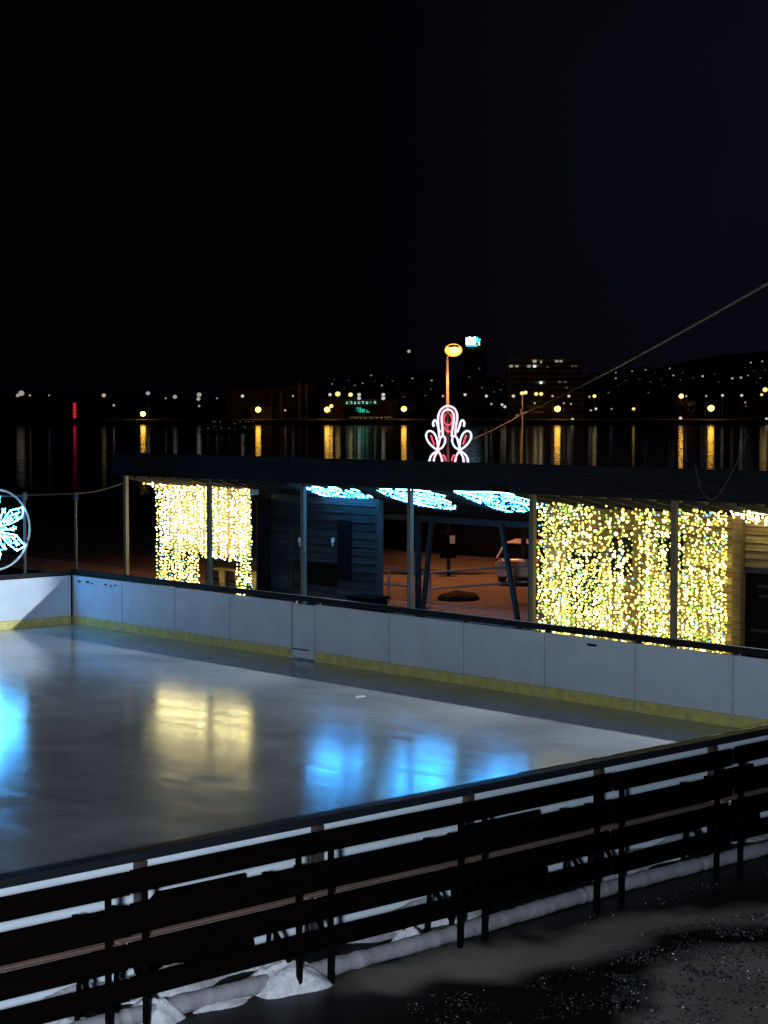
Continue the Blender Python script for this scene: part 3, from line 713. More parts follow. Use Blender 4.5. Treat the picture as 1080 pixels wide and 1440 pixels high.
YD = YL-.14
def D(x, y): return ony(x, y, YD)
dc = Thing('scroll_decoration', 'pink white glowing scroll ornament mounted on the street lamp pole', 'light decoration', D(631, 648), 'world')
def mir(l): return [(1262-x, y) for x, y in l]
def smooth(pts, k=4):
    out = []; n = len(pts)
    for i in range(n-1):
        p0, p1, p2, p3 = pts[max(i-1, 0)], pts[i], pts[i+1], pts[min(i+2, n-1)]
        for j in range(k):
            t = j/k
            out.append(tuple(.5*((2*p1[d])+(-p0[d]+p2[d])*t+(2*p0[d]-5*p1[d]+4*p2[d]-p3[d])*t*t+(-p0[d]+3*p1[d]-3*p2[d]+p3[d])*t**3) for d in (0, 1)))
    out.append(pts[-1]); return out
curves = [('arch', [(618, 616), (617, 606), (616, 592), (617, 582), (621, 575), (628, 571), (635, 572), (641, 577), (643, 587), (641, 600), (640, 614)], 'p1'),
          ('arch', [(623, 614), (622, 600), (621, 588), (623, 580), (628, 576), (634, 577), (638, 583), (638, 592), (636, 604), (635, 614)], 'p1')]
hook = [(619, 608), (616, 600), (614, 593), (611, 591), (609, 595), (610, 600)]
leaf = [(615, 633), (606, 626), (600, 617), (600, 609), (605, 606), (611, 610), (615, 620), (616, 630)]
leaf2 = [(615, 633), (622, 629), (626, 621), (625, 614), (620, 615), (617, 624), (615, 632)]
foot = [(615, 634), (607, 640), (604, 648), (604, 660), (609, 668)]
foot2 = [(616, 634), (620, 641), (622, 650), (623, 662), (618, 668)]
foot3 = [(615, 636), (611, 643), (610, 652), (611, 664)]
for nm, l, mt in (('hook', hook, 'p2'), ('leaf', leaf, 'p2'), ('leaf', leaf2, 'p1'), ('foot', foot, 'p2'), ('foot', foot2, 'p1'), ('foot', foot3, 'p1')):
    curves.append((nm, l, mt)); curves.append((nm, mir(l), mt if nm != 'leaf' else 'p2'))
for nm, l, mt in curves:
    p = MB(); p.tube([D(*q) for q in smooth(l)], .033, 6); dc.part(nm, p, [mt], smooth=True)
red = [[(626, 582), (624, 590), (627, 597), (633, 597), (636, 590), (633, 582)], [(606, 612), (608, 618), (611, 626)], [(656, 612), (653, 619), (651, 625)], [(620, 645), (624, 640), (627, 648)], [(642, 645), (638, 640), (635, 648)], [(625, 600), (628, 606), (634, 606), (636, 600)]]
for l in red:
    p = MB(); p.tube([D(*q) for q in smooth(l)], .028, 6); dc.part('red_curl', p, ['p3'], smooth=True)

UP = (.5, 15.0); pw = W(*UP)
up = Thing('utility_pole', 'plain pale pole without a lamp, right of the lit street lamp', 'pole', (pw.x, pw.y, 0), 'world')
ptop = ony(737, 556, pw.y)
p = MB(); p.tube([(pw.x, pw.y, -.03), (pw.x, pw.y, ptop.z)], .085, 10, r1=.065); up.part('pole', p, 'concrete', smooth=True)
bk = ony(734, 583, pw.y-.1); p = MB(); p.bar(bk+Vector((-.16, 0, -.03)), bk+Vector((.06, .05, .02)), .05, .05); p.tube([bk+Vector((0, 0, 0)), bk+Vector((0, 0, .16))], .035, 8); up.part('insulator', p, 'plate')
far = onz(1, 1, 0)
q1 = EYE+ray(1080, 386)*15.0; q2 = bk+(q1-bk)*1.35; e0 = D(664, 618)
p = MB(); pts = [e0.lerp(bk, k/6)-Vector((0, 0, .03*math.sin(k/6*math.pi))) for k in range(7)]+[bk.lerp(q2, k/24)-Vector((0, 0, .10*math.sin(k/24*math.pi))) for k in range(1, 25)]
p.tube(pts, .013, 6)
solo('overhead_cable', p, 'wire', 'thin overhead cable sloping down from the upper right to the scroll ornament', 'cable', bk, 'world', smooth=True)
lp = [(978, 652), (979, 660), (982, 675), (987, 690), (995, 700), (1003, 702), (1012, 694), (1022, 678), (1034, 655), (1044, 632), (1051, 610)]
p = MB(); p.tube([onv(*q, 2.70) for q in smooth(lp)], .012, 6)
solo('loose_cable', p, 'wire', 'loose loop of grey cable hanging over the roof edge at the right', 'cable', onv(1003, 702, 2.70), smooth=True)

# ------------------------------------------------------------------ road side: railing, kerb, car
rl = Thing('railing', 'low metal pipe railing beside the road, seen through the passage', 'railing', (3.4, 8.6, 0))
A0, A1, A2 = Vector((1.2, 8.6, 0)), Vector((3.25, 8.6, 0)), Vector((3.9, 14.2, 0))
for z in (.92, .5):
    p = MB(); p.tube([A0+Vector((0, 0, z)), A1+Vector((0, 0, z)), A2+Vector((0, 0, z))], .028, 8); rl.part('rail', p, 'railpipe')
for a in (A0+Vector((.5, 0, 0)), A1, A1.lerp(A2, .5), A2):
    p = MB(); p.tube([a+Vector((0, 0, .05)), a+Vector((0, 0, .92))], .03, 8); rl.part('post', p, 'railpipe')
r2 = Thing('railing', 'short pipe railing by the foot of the right slanted strut', 'railing', (7.2, 8.8, 0))
B0, B1 = Vector((6.2, 9.4, 0)), Vector((7.7, 8.2, 0))
for z in (.9, .48):
    p = MB(); p.tube([B0+Vector((0, 0, z)), B1+Vector((0, 0, z*.8))], .026, 8); r2.part('rail', p, 'iron')
for a in (B0, B1):
    p = MB(); p.tube([a+Vector((0, 0, .0)), a+Vector((0, 0, .9))], .028, 8); r2.part('post', p, 'iron')
# planted bed and a tilted bollard
p = MB(); c = uvz(onz(645, 842, 0)); vs, fs = BALLS[2]; rm = R(6)
p.add([(c.x+q[0]*.55, c.y+q[1]*.6, max(-.02, q[2]*.20*(1+rm.uniform(-.25, .25)))) for q in vs], fs)
solo('soil_mound', p, 'soil', 'low dark mound of soil beside the road behind the railing', 'mound', (c.x, c.y, 0), smooth=True)
p = MB(); p.box(-30, 16, 9.02, 9.17, -.03, .09); solo('kerb', p, 'kerbst', 'pale stone kerb between promenade and road', 'kerb', (2, 9.1, 0), bevel=.015)

cpos = onz(688, 824, 0)
def car():
    L_, Wd = 4.3, 1.74
    base = Vector((cpos.x+.93, cpos.y+.2, 0))
    t = Thing('parked_car', 'white parked estate car seen from behind beside the road', 'car', (0, 0, 0), 'world')
    # profile (y forward from the rear bumper, z)
    def loft(secs, mats, name, parent=None, sm=True, bevel=0):
        mb = MB(); n = len(secs[0]); vs = [q for s in secs for q in s]
        fs = [(i*n+k, i*n+(k+1) % n, (i+1)*n+(k+1) % n, (i+1)*n+k) for i in range(len(secs)-1) for k in range(n)]
        fs += [tuple(range(n)), tuple((len(secs)-1)*n+k for k in range(n))]
        mb.add(vs, fs); return t.part(name, mb, mats, parent=parent, smooth=sm, bevel=bevel)
    def sec(y, w, z0, z1, r=.12):
        h = w/2; return [(-h+r, y, z0), (h-r, y, z0), (h, y, z0+r), (h, y, z1-r), (h-r, y, z1), (-h+r, y, z1), (-h, y, z1-r), (-h, y, z0+r)]
    loft([sec(0, 1.56, .42, .80, .06), sec(.06, 1.70, .32, .92), sec(.18, Wd, .26, .97), sec(1.2, Wd, .24, .98), sec(2.9, Wd, .24, .97), sec(3.6, 1.72, .26, .86), sec(4.15, 1.6, .30, .74), sec(4.3, 1.35, .36, .62, .08)], 'carpaint', 'body')
    def sec2(y, wb, wt, z0, z1): return [(-wb/2, y, z0), (wb/2, y, z0), (wt/2, y, z1), (-wt/2, y, z1)]
    cab = loft([sec2(.14, 1.60, 1.50, .96, .99), sec2(.50, 1.62, 1.22, .96, 1.46), sec2(.8, 1.62, 1.22, .96, 1.50), sec2(2.0, 1.62, 1.22, .96, 1.49), sec2(3.0, 1.6, 1.45, .955, .98)], 'glass', 'cabin', sm=False)
    rf = loft([sec2(.44, 1.26, 1.18, 1.455, 1.50), sec2(.8, 1.26, 1.18, 1.49, 1.535), sec2(2.05, 1.26, 1.16, 1.48, 1.525)], 'carpaint', 'roof', sm=False, bevel=.015)
    for s in (-1, 1):
        for (y0, y1, z1) in ((.10, .49, 1.47), (1.1, 1.05, 1.49), (2.95, 2.05, 1.49)):
            p = MB(); p.bar((s*.815, y0, .95), (s*.62, y1, z1), .06, .07); t.part('pillar', p, 'carpaint')
        p = MB(); p.prism([(s*.60, -.015, .66), (s*.86, .10, .66), (s*.86, .12, .93), (s*.66, .02, .93)], (0, .05, 0)); t.part('tail_lamp', p, 'lens')
        for y in (.82, 3.42):
            p = MB(); p.tube([(s*.70, y, .31), (s*.88, y, .31)], .31, 20); w = t.part('wheel', p, 'rubber')
            p = MB(); p.tube([(s*.875, y, .31), (s*.892, y, .31)], .19, 14); t.part('rim', p, 'pipe', parent=w)
    p = MB(); p.box(-.80, .80, -.06, .10, .34, .56); t.part('bumper', p, 'carpaint', bevel=.03)
    p = MB(); p.box(-.26, .26, -.068, -.062, .64, .75); p2 = MB(); t.part('number_plate', MB().box(-.26, .26, -.02, .0, .62, .74), 'plate')
    p = MB(); p.box(-.62, .62, -.005, .03, .80, .83); t.part('trim_strip', p, 'pipe')
    t.o.location = base; t.o.rotation_euler = (0, 0, math.radians(-16)); t.o.scale = (.9, .9, .80)
car()

# ------------------------------------------------------------------ the far shore
YS = 1052
rng = R(100)
def lamp(x, y, rp, mat, lab, group=None, Y=YS, pole=True):
    if x < 300: mat = {'sw': 'swl', 'sy': 'syl'}.get(mat, mat)
    c = ony(x, y, Y); mb = MB(); rad = rp*Y/F
    mb.ball(c, rad, 0, 1, (1, .8, .9))
    if pole:
        mb.tube([(c.x, c.y+.4, 1.0), (c.x, c.y+.4, c.z+rad)], .18, 6, 1)
    return solo('street_lamp', mb, [mat, 'facade2'], lab, 'street lamp', (c.x, c.y, 1.0), 'world', group, smooth=True)
lamp(30, 553, 4.2, 'sw', 'brightest white lamp at the far left of the opposite shore')
lamp(25, 556, 2.6, 'sw', 'white lamp tight against the brightest one at the far left')
lamp(146, 556, 3.0, 'sy', 'yellowish lamp on the opposite shore right of the red sign')
lamp(208, 553, 3.0, 'sw', 'white lamp above the orange lamp on the left opposite shore')
lamp(246, 558, 3.0, 'sw', 'white lamp between two brighter ones, left opposite shore')
lamp(280, 555, 3.4, 'sw', 'tall white lamp at the left end of the dark hall')
lamp(279, 561, 2.8, 'sw', 'white lamp just under the tall one left of the dark hall')
lamp(201, 582, 3.8, 'so', 'orange lamp low on the left opposite shore')
lamp(363, 576, 4.0, 'so', 'orange lamp in front of the dark hall on the opposite shore')
lamp(460, 576, 4.0, 'so', 'orange lamp left of the green lit restaurant')
lamp(466, 571, 2.2, 'so', 'smaller orange lamp touching the one left of the restaurant')
lamp(475, 554, 3.8, 'sy', 'wide yellow lamp above the left end of the restaurant')
lamp(464, 555, 2.4, 'sw', 'small white lamp left of the wide yellow one')
lamp(493, 555, 3.2, 'sy', 'yellow lamp above the restaurant sign')
lamp(505, 555, 2.6, 'sw', 'upper white lamp of the pair above the restaurant')
lamp(505, 560, 2.6, 'sw', 'lower white lamp of the pair above the restaurant')
lamp(539, 555, 2.6, 'sw', 'upper white lamp right of the restaurant sign')
lamp(539, 560, 2.8, 'sw', 'lower white lamp right of the restaurant sign')
lamp(568, 575, 4.0, 'so', 'orange lamp between the restaurant and the near street lamp')
lamp(784, 575, 4.4, 'so', 'large orange lamp below the wide apartment block')
lamp(1000, 574, 4.6, 'so', 'large orange lamp at the right of the opposite shore')
lamp(734, 553, 2.8, 'sy', 'left yellow lamp at the foot of the apartment block')
lamp(739, 552, 2.8, 'sy', 'yellow lamp beside the left one at the foot of the apartment block')
lamp(754, 554, 2.8, 'sy', 'yellow lamp in the middle at the foot of the apartment block')
lamp(761, 554, 2.8, 'sy', 'right yellow lamp at the foot of the apartment block')
lamp(722, 557, 2.4, 'sw', 'white lamp on a visible pole left of the utility pole top')
lamp(836, 557, 2.7, 'sy', 'pale yellow lamp on a pole right of the apartment block')
lamp(891, 575, 2.2, 'sy', 'single low lamp on the dark stretch right of the block')
lamp(958, 557, 3.2, 'so', 'orange yellow lamp left of the large orange one at right')
lamp(1076, 548, 3.6, 'sy', 'bright yellow lamp at the right edge of the opposite shore')
lamp(1071, 555, 2.0, 'sy', 'small lamp under the bright one at the right edge')
lamp(341, 557, 2.4, 'sw', 'white lamp shining in front of the dark hall')
for x, y, s in ((42, 556, 1.5), (69, 556, 1.1), (70, 593, 2.0), (160, 570, 1.8), (233, 560, 1.2), (280, 571, 1.5), (305, 560, 1.2), (412, 557, 1.5), (401, 577, 1.7), (623, 557, 1.8), (654, 555, 2.2), (684, 557, 2.2),
                (777, 557, 1.8), (800, 557, 2.1), (829, 558, 1.6), (691, 568, 1.6), (706, 569, 2.0), (710, 572, 2.2), (803, 568, 1.4), (793, 567, 1.4), (831, 577, 1.6), (838, 575, 2.0), (805, 590, 2.4), (860, 575, 1.2), (965, 557, 1.5), (993, 557, 1.5), (1016, 556, 2.0), (1043, 556, 2.1), (1048, 566, 1.2), (752, 567, 1.5), (1078, 589, 2.0), (957, 588, 2.4)):
    lamp(x, y, s, 'sd' if s < 1.9 else 'sw', 'small white lamp on the opposite shore of the lake', 'small lamps along the opposite shore')
# dimmer reflections: houses on the hill, each with a lit window
hp = [(866, 524), (866, 532), (889, 522), (908, 520), (942, 518), (947, 528), (988, 529), (985, 528), (1030, 532), (1036, 531), (1042, 531), (1052, 528), (1069, 532), (1056, 510), (1072, 508), (467, 540), (499, 542), (510, 539), (522, 528), (537, 542), (552, 536), (580, 532), (600, 534), (607, 535),
      (490, 535), (470, 534), (595, 532), (830, 535), (838, 530), (900, 533), (915, 537), (930, 533), (960, 524), (975, 531), (1015, 531), (1022, 531), (1005, 526), (880, 535), (922, 524), (1060, 522), (1048, 517), (1076, 520), (1035, 522), (560, 540), (527, 536), (484, 546), (545, 531), (573, 528), (590, 542), (700, 536), (708, 541), (845, 542), (853, 531), (870, 541), (895, 529), (934, 541), (957, 534), (1011, 537), (1027, 526), (1064, 538)]
for i, (x, y) in enumerate(hp):
    d = ray(x, y); Y = 1320.
    while Y < 2690 and (EYE+d*(Y/d.y)).z > hillz(d.x*Y/d.y, Y)+5: Y += 6
    c = EYE+d*(Y/d.y); w = rng.uniform(5, 9); k = Y/F; br = 'sd' if i < 24 else 'sdd'
    ws = (1.3 if i in (6, 8, 9, 10) else rng.uniform(.55, .95))*k*(1.2 if i < 24 else .9)
    mb = MB(); zb = min(c.z-4, hillz(c.x, c.y)-1); mb.box(c.x-w, c.x+w, c.y+.5, c.y+11, zb, c.z+2.2, 1)
    mb.prism([(c.x-w-.5, c.y+.3, c.z+2.2), (c.x+w+.5, c.y+.3, c.z+2.2), (c.x, c.y+.3, c.z+5)], (0, 11, 0), 1)
    mb.box(c.x-ws, c.x+ws, c.y+.2, c.y+.5, c.z-ws*.8, c.z+ws*.8, 0)
    solo('hillside_house', mb, [br, 'hill'], 'tiny dark house with one lit window on the hill across the lake', 'house', (c.x, c.y, zb), 'world', 'hillside houses across the lake')
# mast light
c = ony(575, 494, 1700); t = Thing('radio_mast', 'thin mast with a single pinkish light above the far town', 'mast', (c.x, c.y, 30), 'world')
p = MB(); p.tube([(c.x, c.y, 10), (c.x, c.y, c.z)], .5, 6, r1=.25); t.part('mast', p, 'hill')
p = MB(); p.ball(c, 1.5, 0, 1); t.part('beacon', p, ['sd'])

# wide apartment block
def block(name, lab, x0, x1, ytop, Y, mat, storeys, dep, wins, cat='building'):
    a = ony(x0, ytop, Y); b = ony(x1, ytop, Y); zt = a.z; t = Thing(name, lab, cat, ((a.x+b.x)/2, Y, 1), 'world')
    mb = MB(); mb.box(a.x, b.x, Y, Y+dep, .5, zt); t.part('wall', mb, mat)
    if storeys:
        for k in range(storeys):
            z = 3+(zt-4)*k/storeys; hh = (zt-4)/storeys
            mb = MB(); mb.box(a.x+1.0, b.x-1.0, Y-.06, Y-.003, z+hh*.40, z+hh*.86); t.part('window_band', mb, 'farpane')
            mb = MB(); mb.box(a.x+.4, b.x-.4, Y-1.1, Y-.004, z+hh*.28, z+hh*.34); t.part('balcony', mb, mat)
        mb = MB(); mb.box((a.x+b.x)/2-.5, (a.x+b.x)/2+.5, Y-1.3, Y-.005, .5, zt); t.part('pier', mb, mat)
    for (x, y, w, h, m) in wins:
        q = ony(x, y, Y-1.4); k = Y/F; mb = MB(); mb.box(q.x-w*k/2, q.x+w*k/2, Y-1.4, Y-.0585, q.z-h*k/2, q.z+h*k/2); t.part('window', mb, [m])
    return t, a, b, zt
wb = [(752, 508, 5, 4, 'win'), (761, 509, 2.5, 3, 'win'), (783, 508, 4, 2.4, 'win'), (789, 508, 4, 2.4, 'win'), (719, 515, 4, 3, 'win'), (727, 515, 4, 2.4, 'win'), (744, 515, 4, 3, 'win'), (752, 515, 4, 3.4, 'winw'), (770, 516, 3, 2, 'sdd'), (805, 515, 3, 2, 'sdd'), (810, 515, 2, 2, 'sdd'), (761, 538, 4, 3.4, 'winw'), (787, 537, 4, 2, 'sdd'), (795, 537, 4, 2, 'sdd'), (797, 545, 3, 2, 'sdd')]
t, a, b, zt = block('apartment_block', 'wide pale apartment block with a few lit windows across the lake', 714, 821, 505, 1120, 'facade', 10, 14, wb)
mb = MB(); mb.box(a.x, (a.x+b.x)/2, 1122, 1132, zt, zt+2.0); t.part('roof_house', mb, 'facade')
tw, a, b, zt = block('tower_block', 'dark tall tower with a white and cyan sign on its roof', 655, 684, 489, 1110, 'facade2', 12, 16, [(674, 518, 2.2, 2.2, 'sdd'), (660, 530, 2, 2, 'sdd'), (678, 545, 2, 2, 'sdd')])
sg = MB(); k = 1110/F
def bit(x0, x1, y0, y1, mi):
    p0 = ony(x0, y1, 1109); p1 = ony(x1, y0, 1109); sg.box(p0.x, p1.x, 1109, 1109.6, p0.z, p1.z, mi)
for i, x in enumerate((655, 659.2, 663.0, 666.2)):
    bit(x, x+2.9, 474.5-(i % 2)*1.2, 484.5, 0)
bit(655, 669, 481, 484.6, 0)
bit(670, 672.2, 474, 482, 1); bit(672.4, 675.6, 476.5, 479, 1); bit(672.6, 674.8, 480.5, 485.5, 0); bit(655.5, 671, 485.2, 486.8, 1)
tw.part('roof_sign', sg, ['stop', 'stop2'])
sgf = MB()
for x in (657, 664, 672):
    q = ony(x, 489.2, 1110.3); sgf.box(q.x-.15, q.x+.15, 1110, 1110.4, q.z-.5, q.z+5)
tw.part('sign_frame', sgf, 'facade2')
# lower buildings, each its own
for (x0, x1, y, Y, lab, wins) in ((590, 622, 538, 1130, 'low dark block left of the lamp pole across the lake', [(598, 556, 2, 1.6, 'sdd'), (606, 547, 2, 1.6, 'sdd')]),
                                  (560, 588, 546, 1150, 'small dark house right of the restaurant', [(568, 558, 2, 1.6, 'sdd')]),
                                  (686, 712, 541, 1140, 'brown low block between the tower and the wide apartment block', [(695, 551, 2, 1.6, 'sdd'), (704, 548, 2, 1.6, 'sdd')]),
                                  (846, 872, 541, 1150, 'dark house right of the wide apartment block', [(856, 552, 2, 2, 'sdd')]),
                                  (950, 980, 562, 1090, 'low shed lit by the orange lamp at the right', []),
                                  (905, 938, 545, 1180, 'unlit house on the dark right part of the shore', [(912, 552, 2, 1.6, 'sdd')]),
                                  (1040, 1068, 560, 1090, 'low flat house near the right edge of the shore', [(1049, 571, 2.2, 2, 'sdd')])):
    block('waterside_building', lab, x0, x1, y, Y, 'facade2', 2, 12, wins)
# dark hall with sweeping roof
hY = 1090; hall = Thing('exhibition_hall', 'dark hall with a sweeping curved roof and pale fins across the lake', 'hall', (ony(375, 590, hY).x, hY, 1), 'world')
rp_ = [(308, 546), (325, 543), (350, 545), (380, 545), (410, 543), (440, 539)]
mb = MB(); mb.prism([ony(x, y, hY) for x, y in rp_]+[ony(x, y+9, hY) for x, y in reversed(rp_)], (0, 40, 0)); hall.part('roof', mb, 'facade2')
mb = MB(); q0 = ony(318, 555, hY+5); q1 = ony(430, 555, hY+5); mb.box(q0.x, q1.x, hY+5, hY+35, .5, q0.z+1); hall.part('wall', mb, 'facade2')
for x, y0, w in ((395, 552, 3), (421, 538, 3), (431, 540, 4), (382, 554, 2)):
    q = ony(x, y0, hY-1); mb = MB(); mb.box(q.x-w*.2, q.x+w*.2, hY-1, hY-.2, .5, q.z); hall.part('fin', mb, 'facade')
q0 = ony(352, 572, hY-2); q1 = ony(382, 572, hY-2); mb = MB(); mb.box(q0.x, q1.x, hY-2, hY+4.9, .5, q0.z); hall.part('entrance', mb, 'facade')
# restaurant with green light
rY = 1085; res = Thing('restaurant', 'low lakeside restaurant with green lit windows and a row of sign letters', 'restaurant', (ony(510, 590, rY).x, rY, 1), 'world')
q0 = ony(450, 561, rY); q1 = ony(560, 561, rY); mb = MB(); mb.box(q0.x, q1.x, rY, rY+16, .5, q0.z); res.part('wall', mb, 'facade2')
mb = MB(); q0 = ony(474, 571, rY-3); q1 = ony(534, 571, rY-3); mb.box(q0.x, q1.x, rY-3, rY-.01, .5, q0.z); res.part('front_wall', mb, 'facade2')
for x0, x1, y0, y1, m in ((495, 501, 574, 579, 'sgreen'), (501.6, 508, 573, 580, 'sgreen'), (508.6, 513, 575, 580, 'sgreen'), (515, 519.5, 576, 580, 'sgreen')):
    p0 = ony(x0, y1, rY-3.2); p1 = ony(x1, y0, rY-3.2); mb = MB(); mb.box(p0.x, p1.x, rY-3.2, rY-3.003, p0.z, p1.z); res.part('window', mb, [m])
for i in range(8):                          # unreadable row of letters, as in the photograph
    x = 486.5+5.6*i; mb = MB(); st = [(0, 2.8, 568, 566.7)] if i % 3 != 1 else [(0, 2.8, 565.4, 564.2)]
    st += [(.9, 2.0, 568, 564.4)] if i % 2 == 0 else [(0, .9, 568, 564.6), (2.1, 3.0, 568, 564.6)]
    for (dx0, dx1, yb, yt) in st:
        p0 = ony(x+dx0, yb, rY-2.6); p1 = ony(x+dx1, yt, rY-2.6); mb.box(p0.x, p1.x, rY-2.6, rY-2.3, p0.z, p1.z)
    res.part('sign_letter', mb, ['ssign'])
# parked cars far away under the restaurant lamps and boats
for i, (x, y) in enumerate(((497, 589), (504, 590), (511, 589), (518, 587), (526, 587), (534, 588), (541, 589), (548, 587))):
    q = ony(x, y, 1066); mb = MB(); mb.box(q.x-1.9, q.x+1.9, 1065, 1066.8, 1.5, 2.2, 1); mb.box(q.x-1.0, q.x+.9, 1065.1, 1066.7, 2.2, 2.8, 1); mb.box(q.x-1.9, q.x-1.4, 1064.9, 1065, 1.7, 2.15, 0)
    solo('parked_car', mb, ['sd', 'carpaint'], 'tiny parked car with lit headlamp under the restaurant across the lake', 'car', (q.x, 1066, 1.2), 'world', 'tiny cars parked by the restaurant')
for i, (x, y) in enumerate(((300, 594), (303, 592), (310, 591), (293, 608), (312, 608), (323, 608), (338, 590), (346, 590), (350, 594), (330, 599), (356, 586), (345, 606))):
    d = ray(x, y+2); Y = min(1030, 7.0/max(1e-4, -d.z/d.y)); q = EYE+d*(Y/d.y); k = Y/F
    mb = MB(); L = 3.2
    mb.add([(q.x-L, q.y, -1.2), (q.x+L*.8, q.y-.9, -1.2), (q.x+L*1.2, q.y, -1.0), (q.x+L*.8, q.y+.9, -1.2), (q.x-L*.8, q.y-.8, -2.05), (q.x+L*.8, q.y-.4, -2.05), (q.x+L*.8, q.y+.4, -2.05), (q.x-L*.8, q.y+.8, -2.05)],
           [(0, 1, 2, 3), (0, 4, 5, 1), (1, 5, 2), (2, 6, 3), (3, 6, 7, 0), (0, 7, 4), (5, 6, 2)], 1)
    mb.box(q.x-1.2, q.x+.8, q.y-.6, q.y+.6, -1.2, -.3, 1); mb.tube([(q.x, q.y, -.3), (q.x, q.y, 4)], .06, 5, 1)
    mb.ball((q.x, q.y-.7, -.2), .9*k, 0, 1)
    solo('moored_boat', mb, ['sdd', 'facade'], 'small moored boat showing a faint light near the left far shore', 'boat', (q.x, q.y, -2), 'world', 'moored boats on the lake')
# red vertical sign
q = ony(105, 588, 1040); t = Thing('sign_pylon', 'tall narrow pylon glowing red on the left far shore', 'sign', (q.x, 1040, 0), 'world')
mb = MB(); mb.box(q.x-.5, q.x+.5, 1040.2, 1040.8, -2.2, ony(105, 565, 1040).z+.3); t.part('post', mb, 'hill')
mb = MB(); z0 = ony(105, 588, 1040).z; z1 = ony(105, 566, 1040).z
for k in range(5): mb.box(q.x-.85, q.x+.85, 1039.8, 1040.15, z0+(z1-z0)*k/5, z0+(z1-z0)*(k+.86)/5)
t.part('sign_face', mb, ['sred'])
# far trees along the shore: lumpy crowns on trunks
rt = R(61)
for i in range(34):
    x = rt.choice([rt.uniform(-10, 300), rt.uniform(430, 720), rt.uniform(820, 1090)]); Y = rt.uniform(1072, 1084); hgt = rt.uniform(5, 11)
    q = ony(x, 590, Y); t = Thing('tree', 'dark bare looking tree on the opposite shore, lost in the night', 'tree', (q.x, Y, 1), 'world', 'dark trees on the opposite shore')
    mb = MB(); mb.tube([(q.x, Y, .8), (q.x+rt.uniform(-.4, .4), Y, hgt*.7)], .3, 6, r1=.12); t.part('trunk', mb, 'tree')
    mb = MB()
    for k in range(70):
        a, b = rt.uniform(0, 6.28), rt.uniform(-1, 1); rr_ = rt.uniform(.4, 1)
        mb.ball((q.x+math.cos(a)*math.sqrt(1-b*b)*hgt*.33*rr_, Y+math.sin(a)*hgt*.3*rr_, hgt*.72+b*hgt*.34*rr_), rt.uniform(.25, .7), 0)
    t.part('crown', mb, 'tree')

# ------------------------------------------------------------------ lights
def spot(name, kind, loc, power, col, size, rot=None, **k):
    l = bpy.data.lights.new(name, kind); l.energy = power; l.color = col
    if kind == 'AREA': l.shape = 'DISK'; l.size = size
    else: l.shadow_soft_size = size
    for a, b in k.items(): setattr(l, a, b)
    o = bpy.data.objects.new(name, l); o.location = loc; COL.objects.link(o)
    if rot: o.rotation_euler = rot
    return o
# floodlight on the terrace wall just above the viewer
spot('terrace_floodlight', 'POINT', (-.9, -1.6, 5.16), 7200, (.74, .87, 1.0), .25)
spot('added_near_spot', 'SPOT', (-1.0, -1.5, 5.14), 3200, (.88, .92, 1.0), .25, (math.radians(73), 0, math.radians(8)), spot_size=math.radians(34), spot_blend=1.0)  # added spot, brightens the near barrier and benches at left
# unseen spots added under the pavilion eave to light the rink
def aim(a, b): return (Vector(b)-Vector(a)).to_track_quat('-Z', 'Y').to_euler()
for u, power, tu, tv, tz, cone in ((9.5, 800, 5.5, -5, 1.2, 100), (15.0, 850, 11, -5, 1.2, 100), (20.2, 1500, 16.2, -5, 1.2, 100), (15.2, 5200, -.2, -3.2, .7, 20)):
    a = W(u, 2.3, 2.95)
    spot('eave_fill_spot', 'SPOT', a, power, (.86, .94, 1.0), .05, aim(a, W(tu, tv, tz)), spot_size=math.radians(cone), spot_blend=.5)
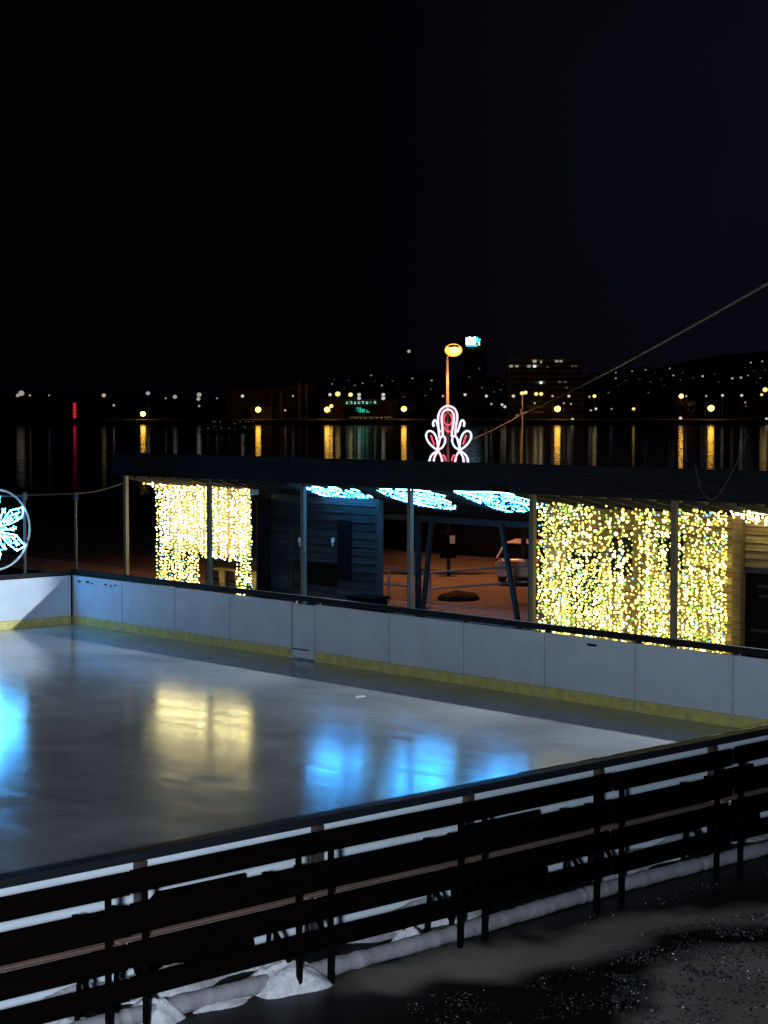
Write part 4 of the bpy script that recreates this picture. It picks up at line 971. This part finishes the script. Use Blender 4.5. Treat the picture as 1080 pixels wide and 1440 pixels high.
# the orange street lamp
spot('street_lamp_bulb', 'SPOT', hd+Vector((.1, -.7, -.3)), 1700, (1, .31, .10), .12, (math.radians(-8), 0, 0), spot_size=math.radians(150), spot_blend=.4)
spot('street_lamp_glow', 'POINT', hd+Vector((.0, -.5, -.30)), 160, (1, .42, .13), .12)

wd = bpy.data.worlds.new('World'); SC.world = wd; wd.use_nodes = True
nt = wd.node_tree; bg = nt.nodes['Background']; N = nt.nodes; L = nt.links
tc = N.new('ShaderNodeTexCoord'); sx = N.new('ShaderNodeSeparateXYZ'); L.new(tc.outputs['Generated'], sx.inputs[0])
mr = N.new('ShaderNodeMapRange'); mr.interpolation_type = 'SMOOTHSTEP'; mr.inputs['From Min'].default_value = -.05; mr.inputs['From Max'].default_value = .32
L.new(sx.outputs['X'], mr.inputs['Value'])
cl = N.new('ShaderNodeTexNoise'); cl.inputs['Scale'].default_value = 5; cl.inputs['Detail'].default_value = 6; L.new(tc.outputs['Generated'], cl.inputs['Vector'])
mu = N.new('ShaderNodeMath'); mu.operation = 'MULTIPLY'; mu.inputs[1].default_value = 2.0; mz = N.new('ShaderNodeMath'); mz.operation = 'MULTIPLY'
L.new(cl.outputs['Fac'], mu.inputs[0]); L.new(mr.outputs['Result'], mz.inputs[0]); L.new(mu.outputs[0], mz.inputs[1])
mx = N.new('ShaderNodeMixRGB'); mx.inputs['Color1'].default_value = (.0006, .0006, .0014, 1); mx.inputs['Color2'].default_value = (.0042, .0038, .0078, 1)
L.new(mz.outputs[0], mx.inputs['Fac']); L.new(mx.outputs['Color'], bg.inputs['Color']); bg.inputs['Strength'].default_value = 1.0

cam = bpy.data.cameras.new('camera'); co = bpy.data.objects.new('camera', cam); COL.objects.link(co)
co.location = EYE; co.rotation_euler = (math.pi/2-TH, 0, 0)
cam.sensor_fit = 'VERTICAL'; cam.sensor_height = 24; cam.lens = 24*F/1440; cam.clip_end = 6000; cam.clip_start = .1
SC.camera = co
SC.view_settings.view_transform = 'Standard'; SC.view_settings.look = 'None'; SC.view_settings.exposure = 0; SC.view_settings.gamma = 1
SC.cycles.use_denoising = True
SC.cycles.max_bounces = 6; SC.cycles.sample_clamp_indirect = 4
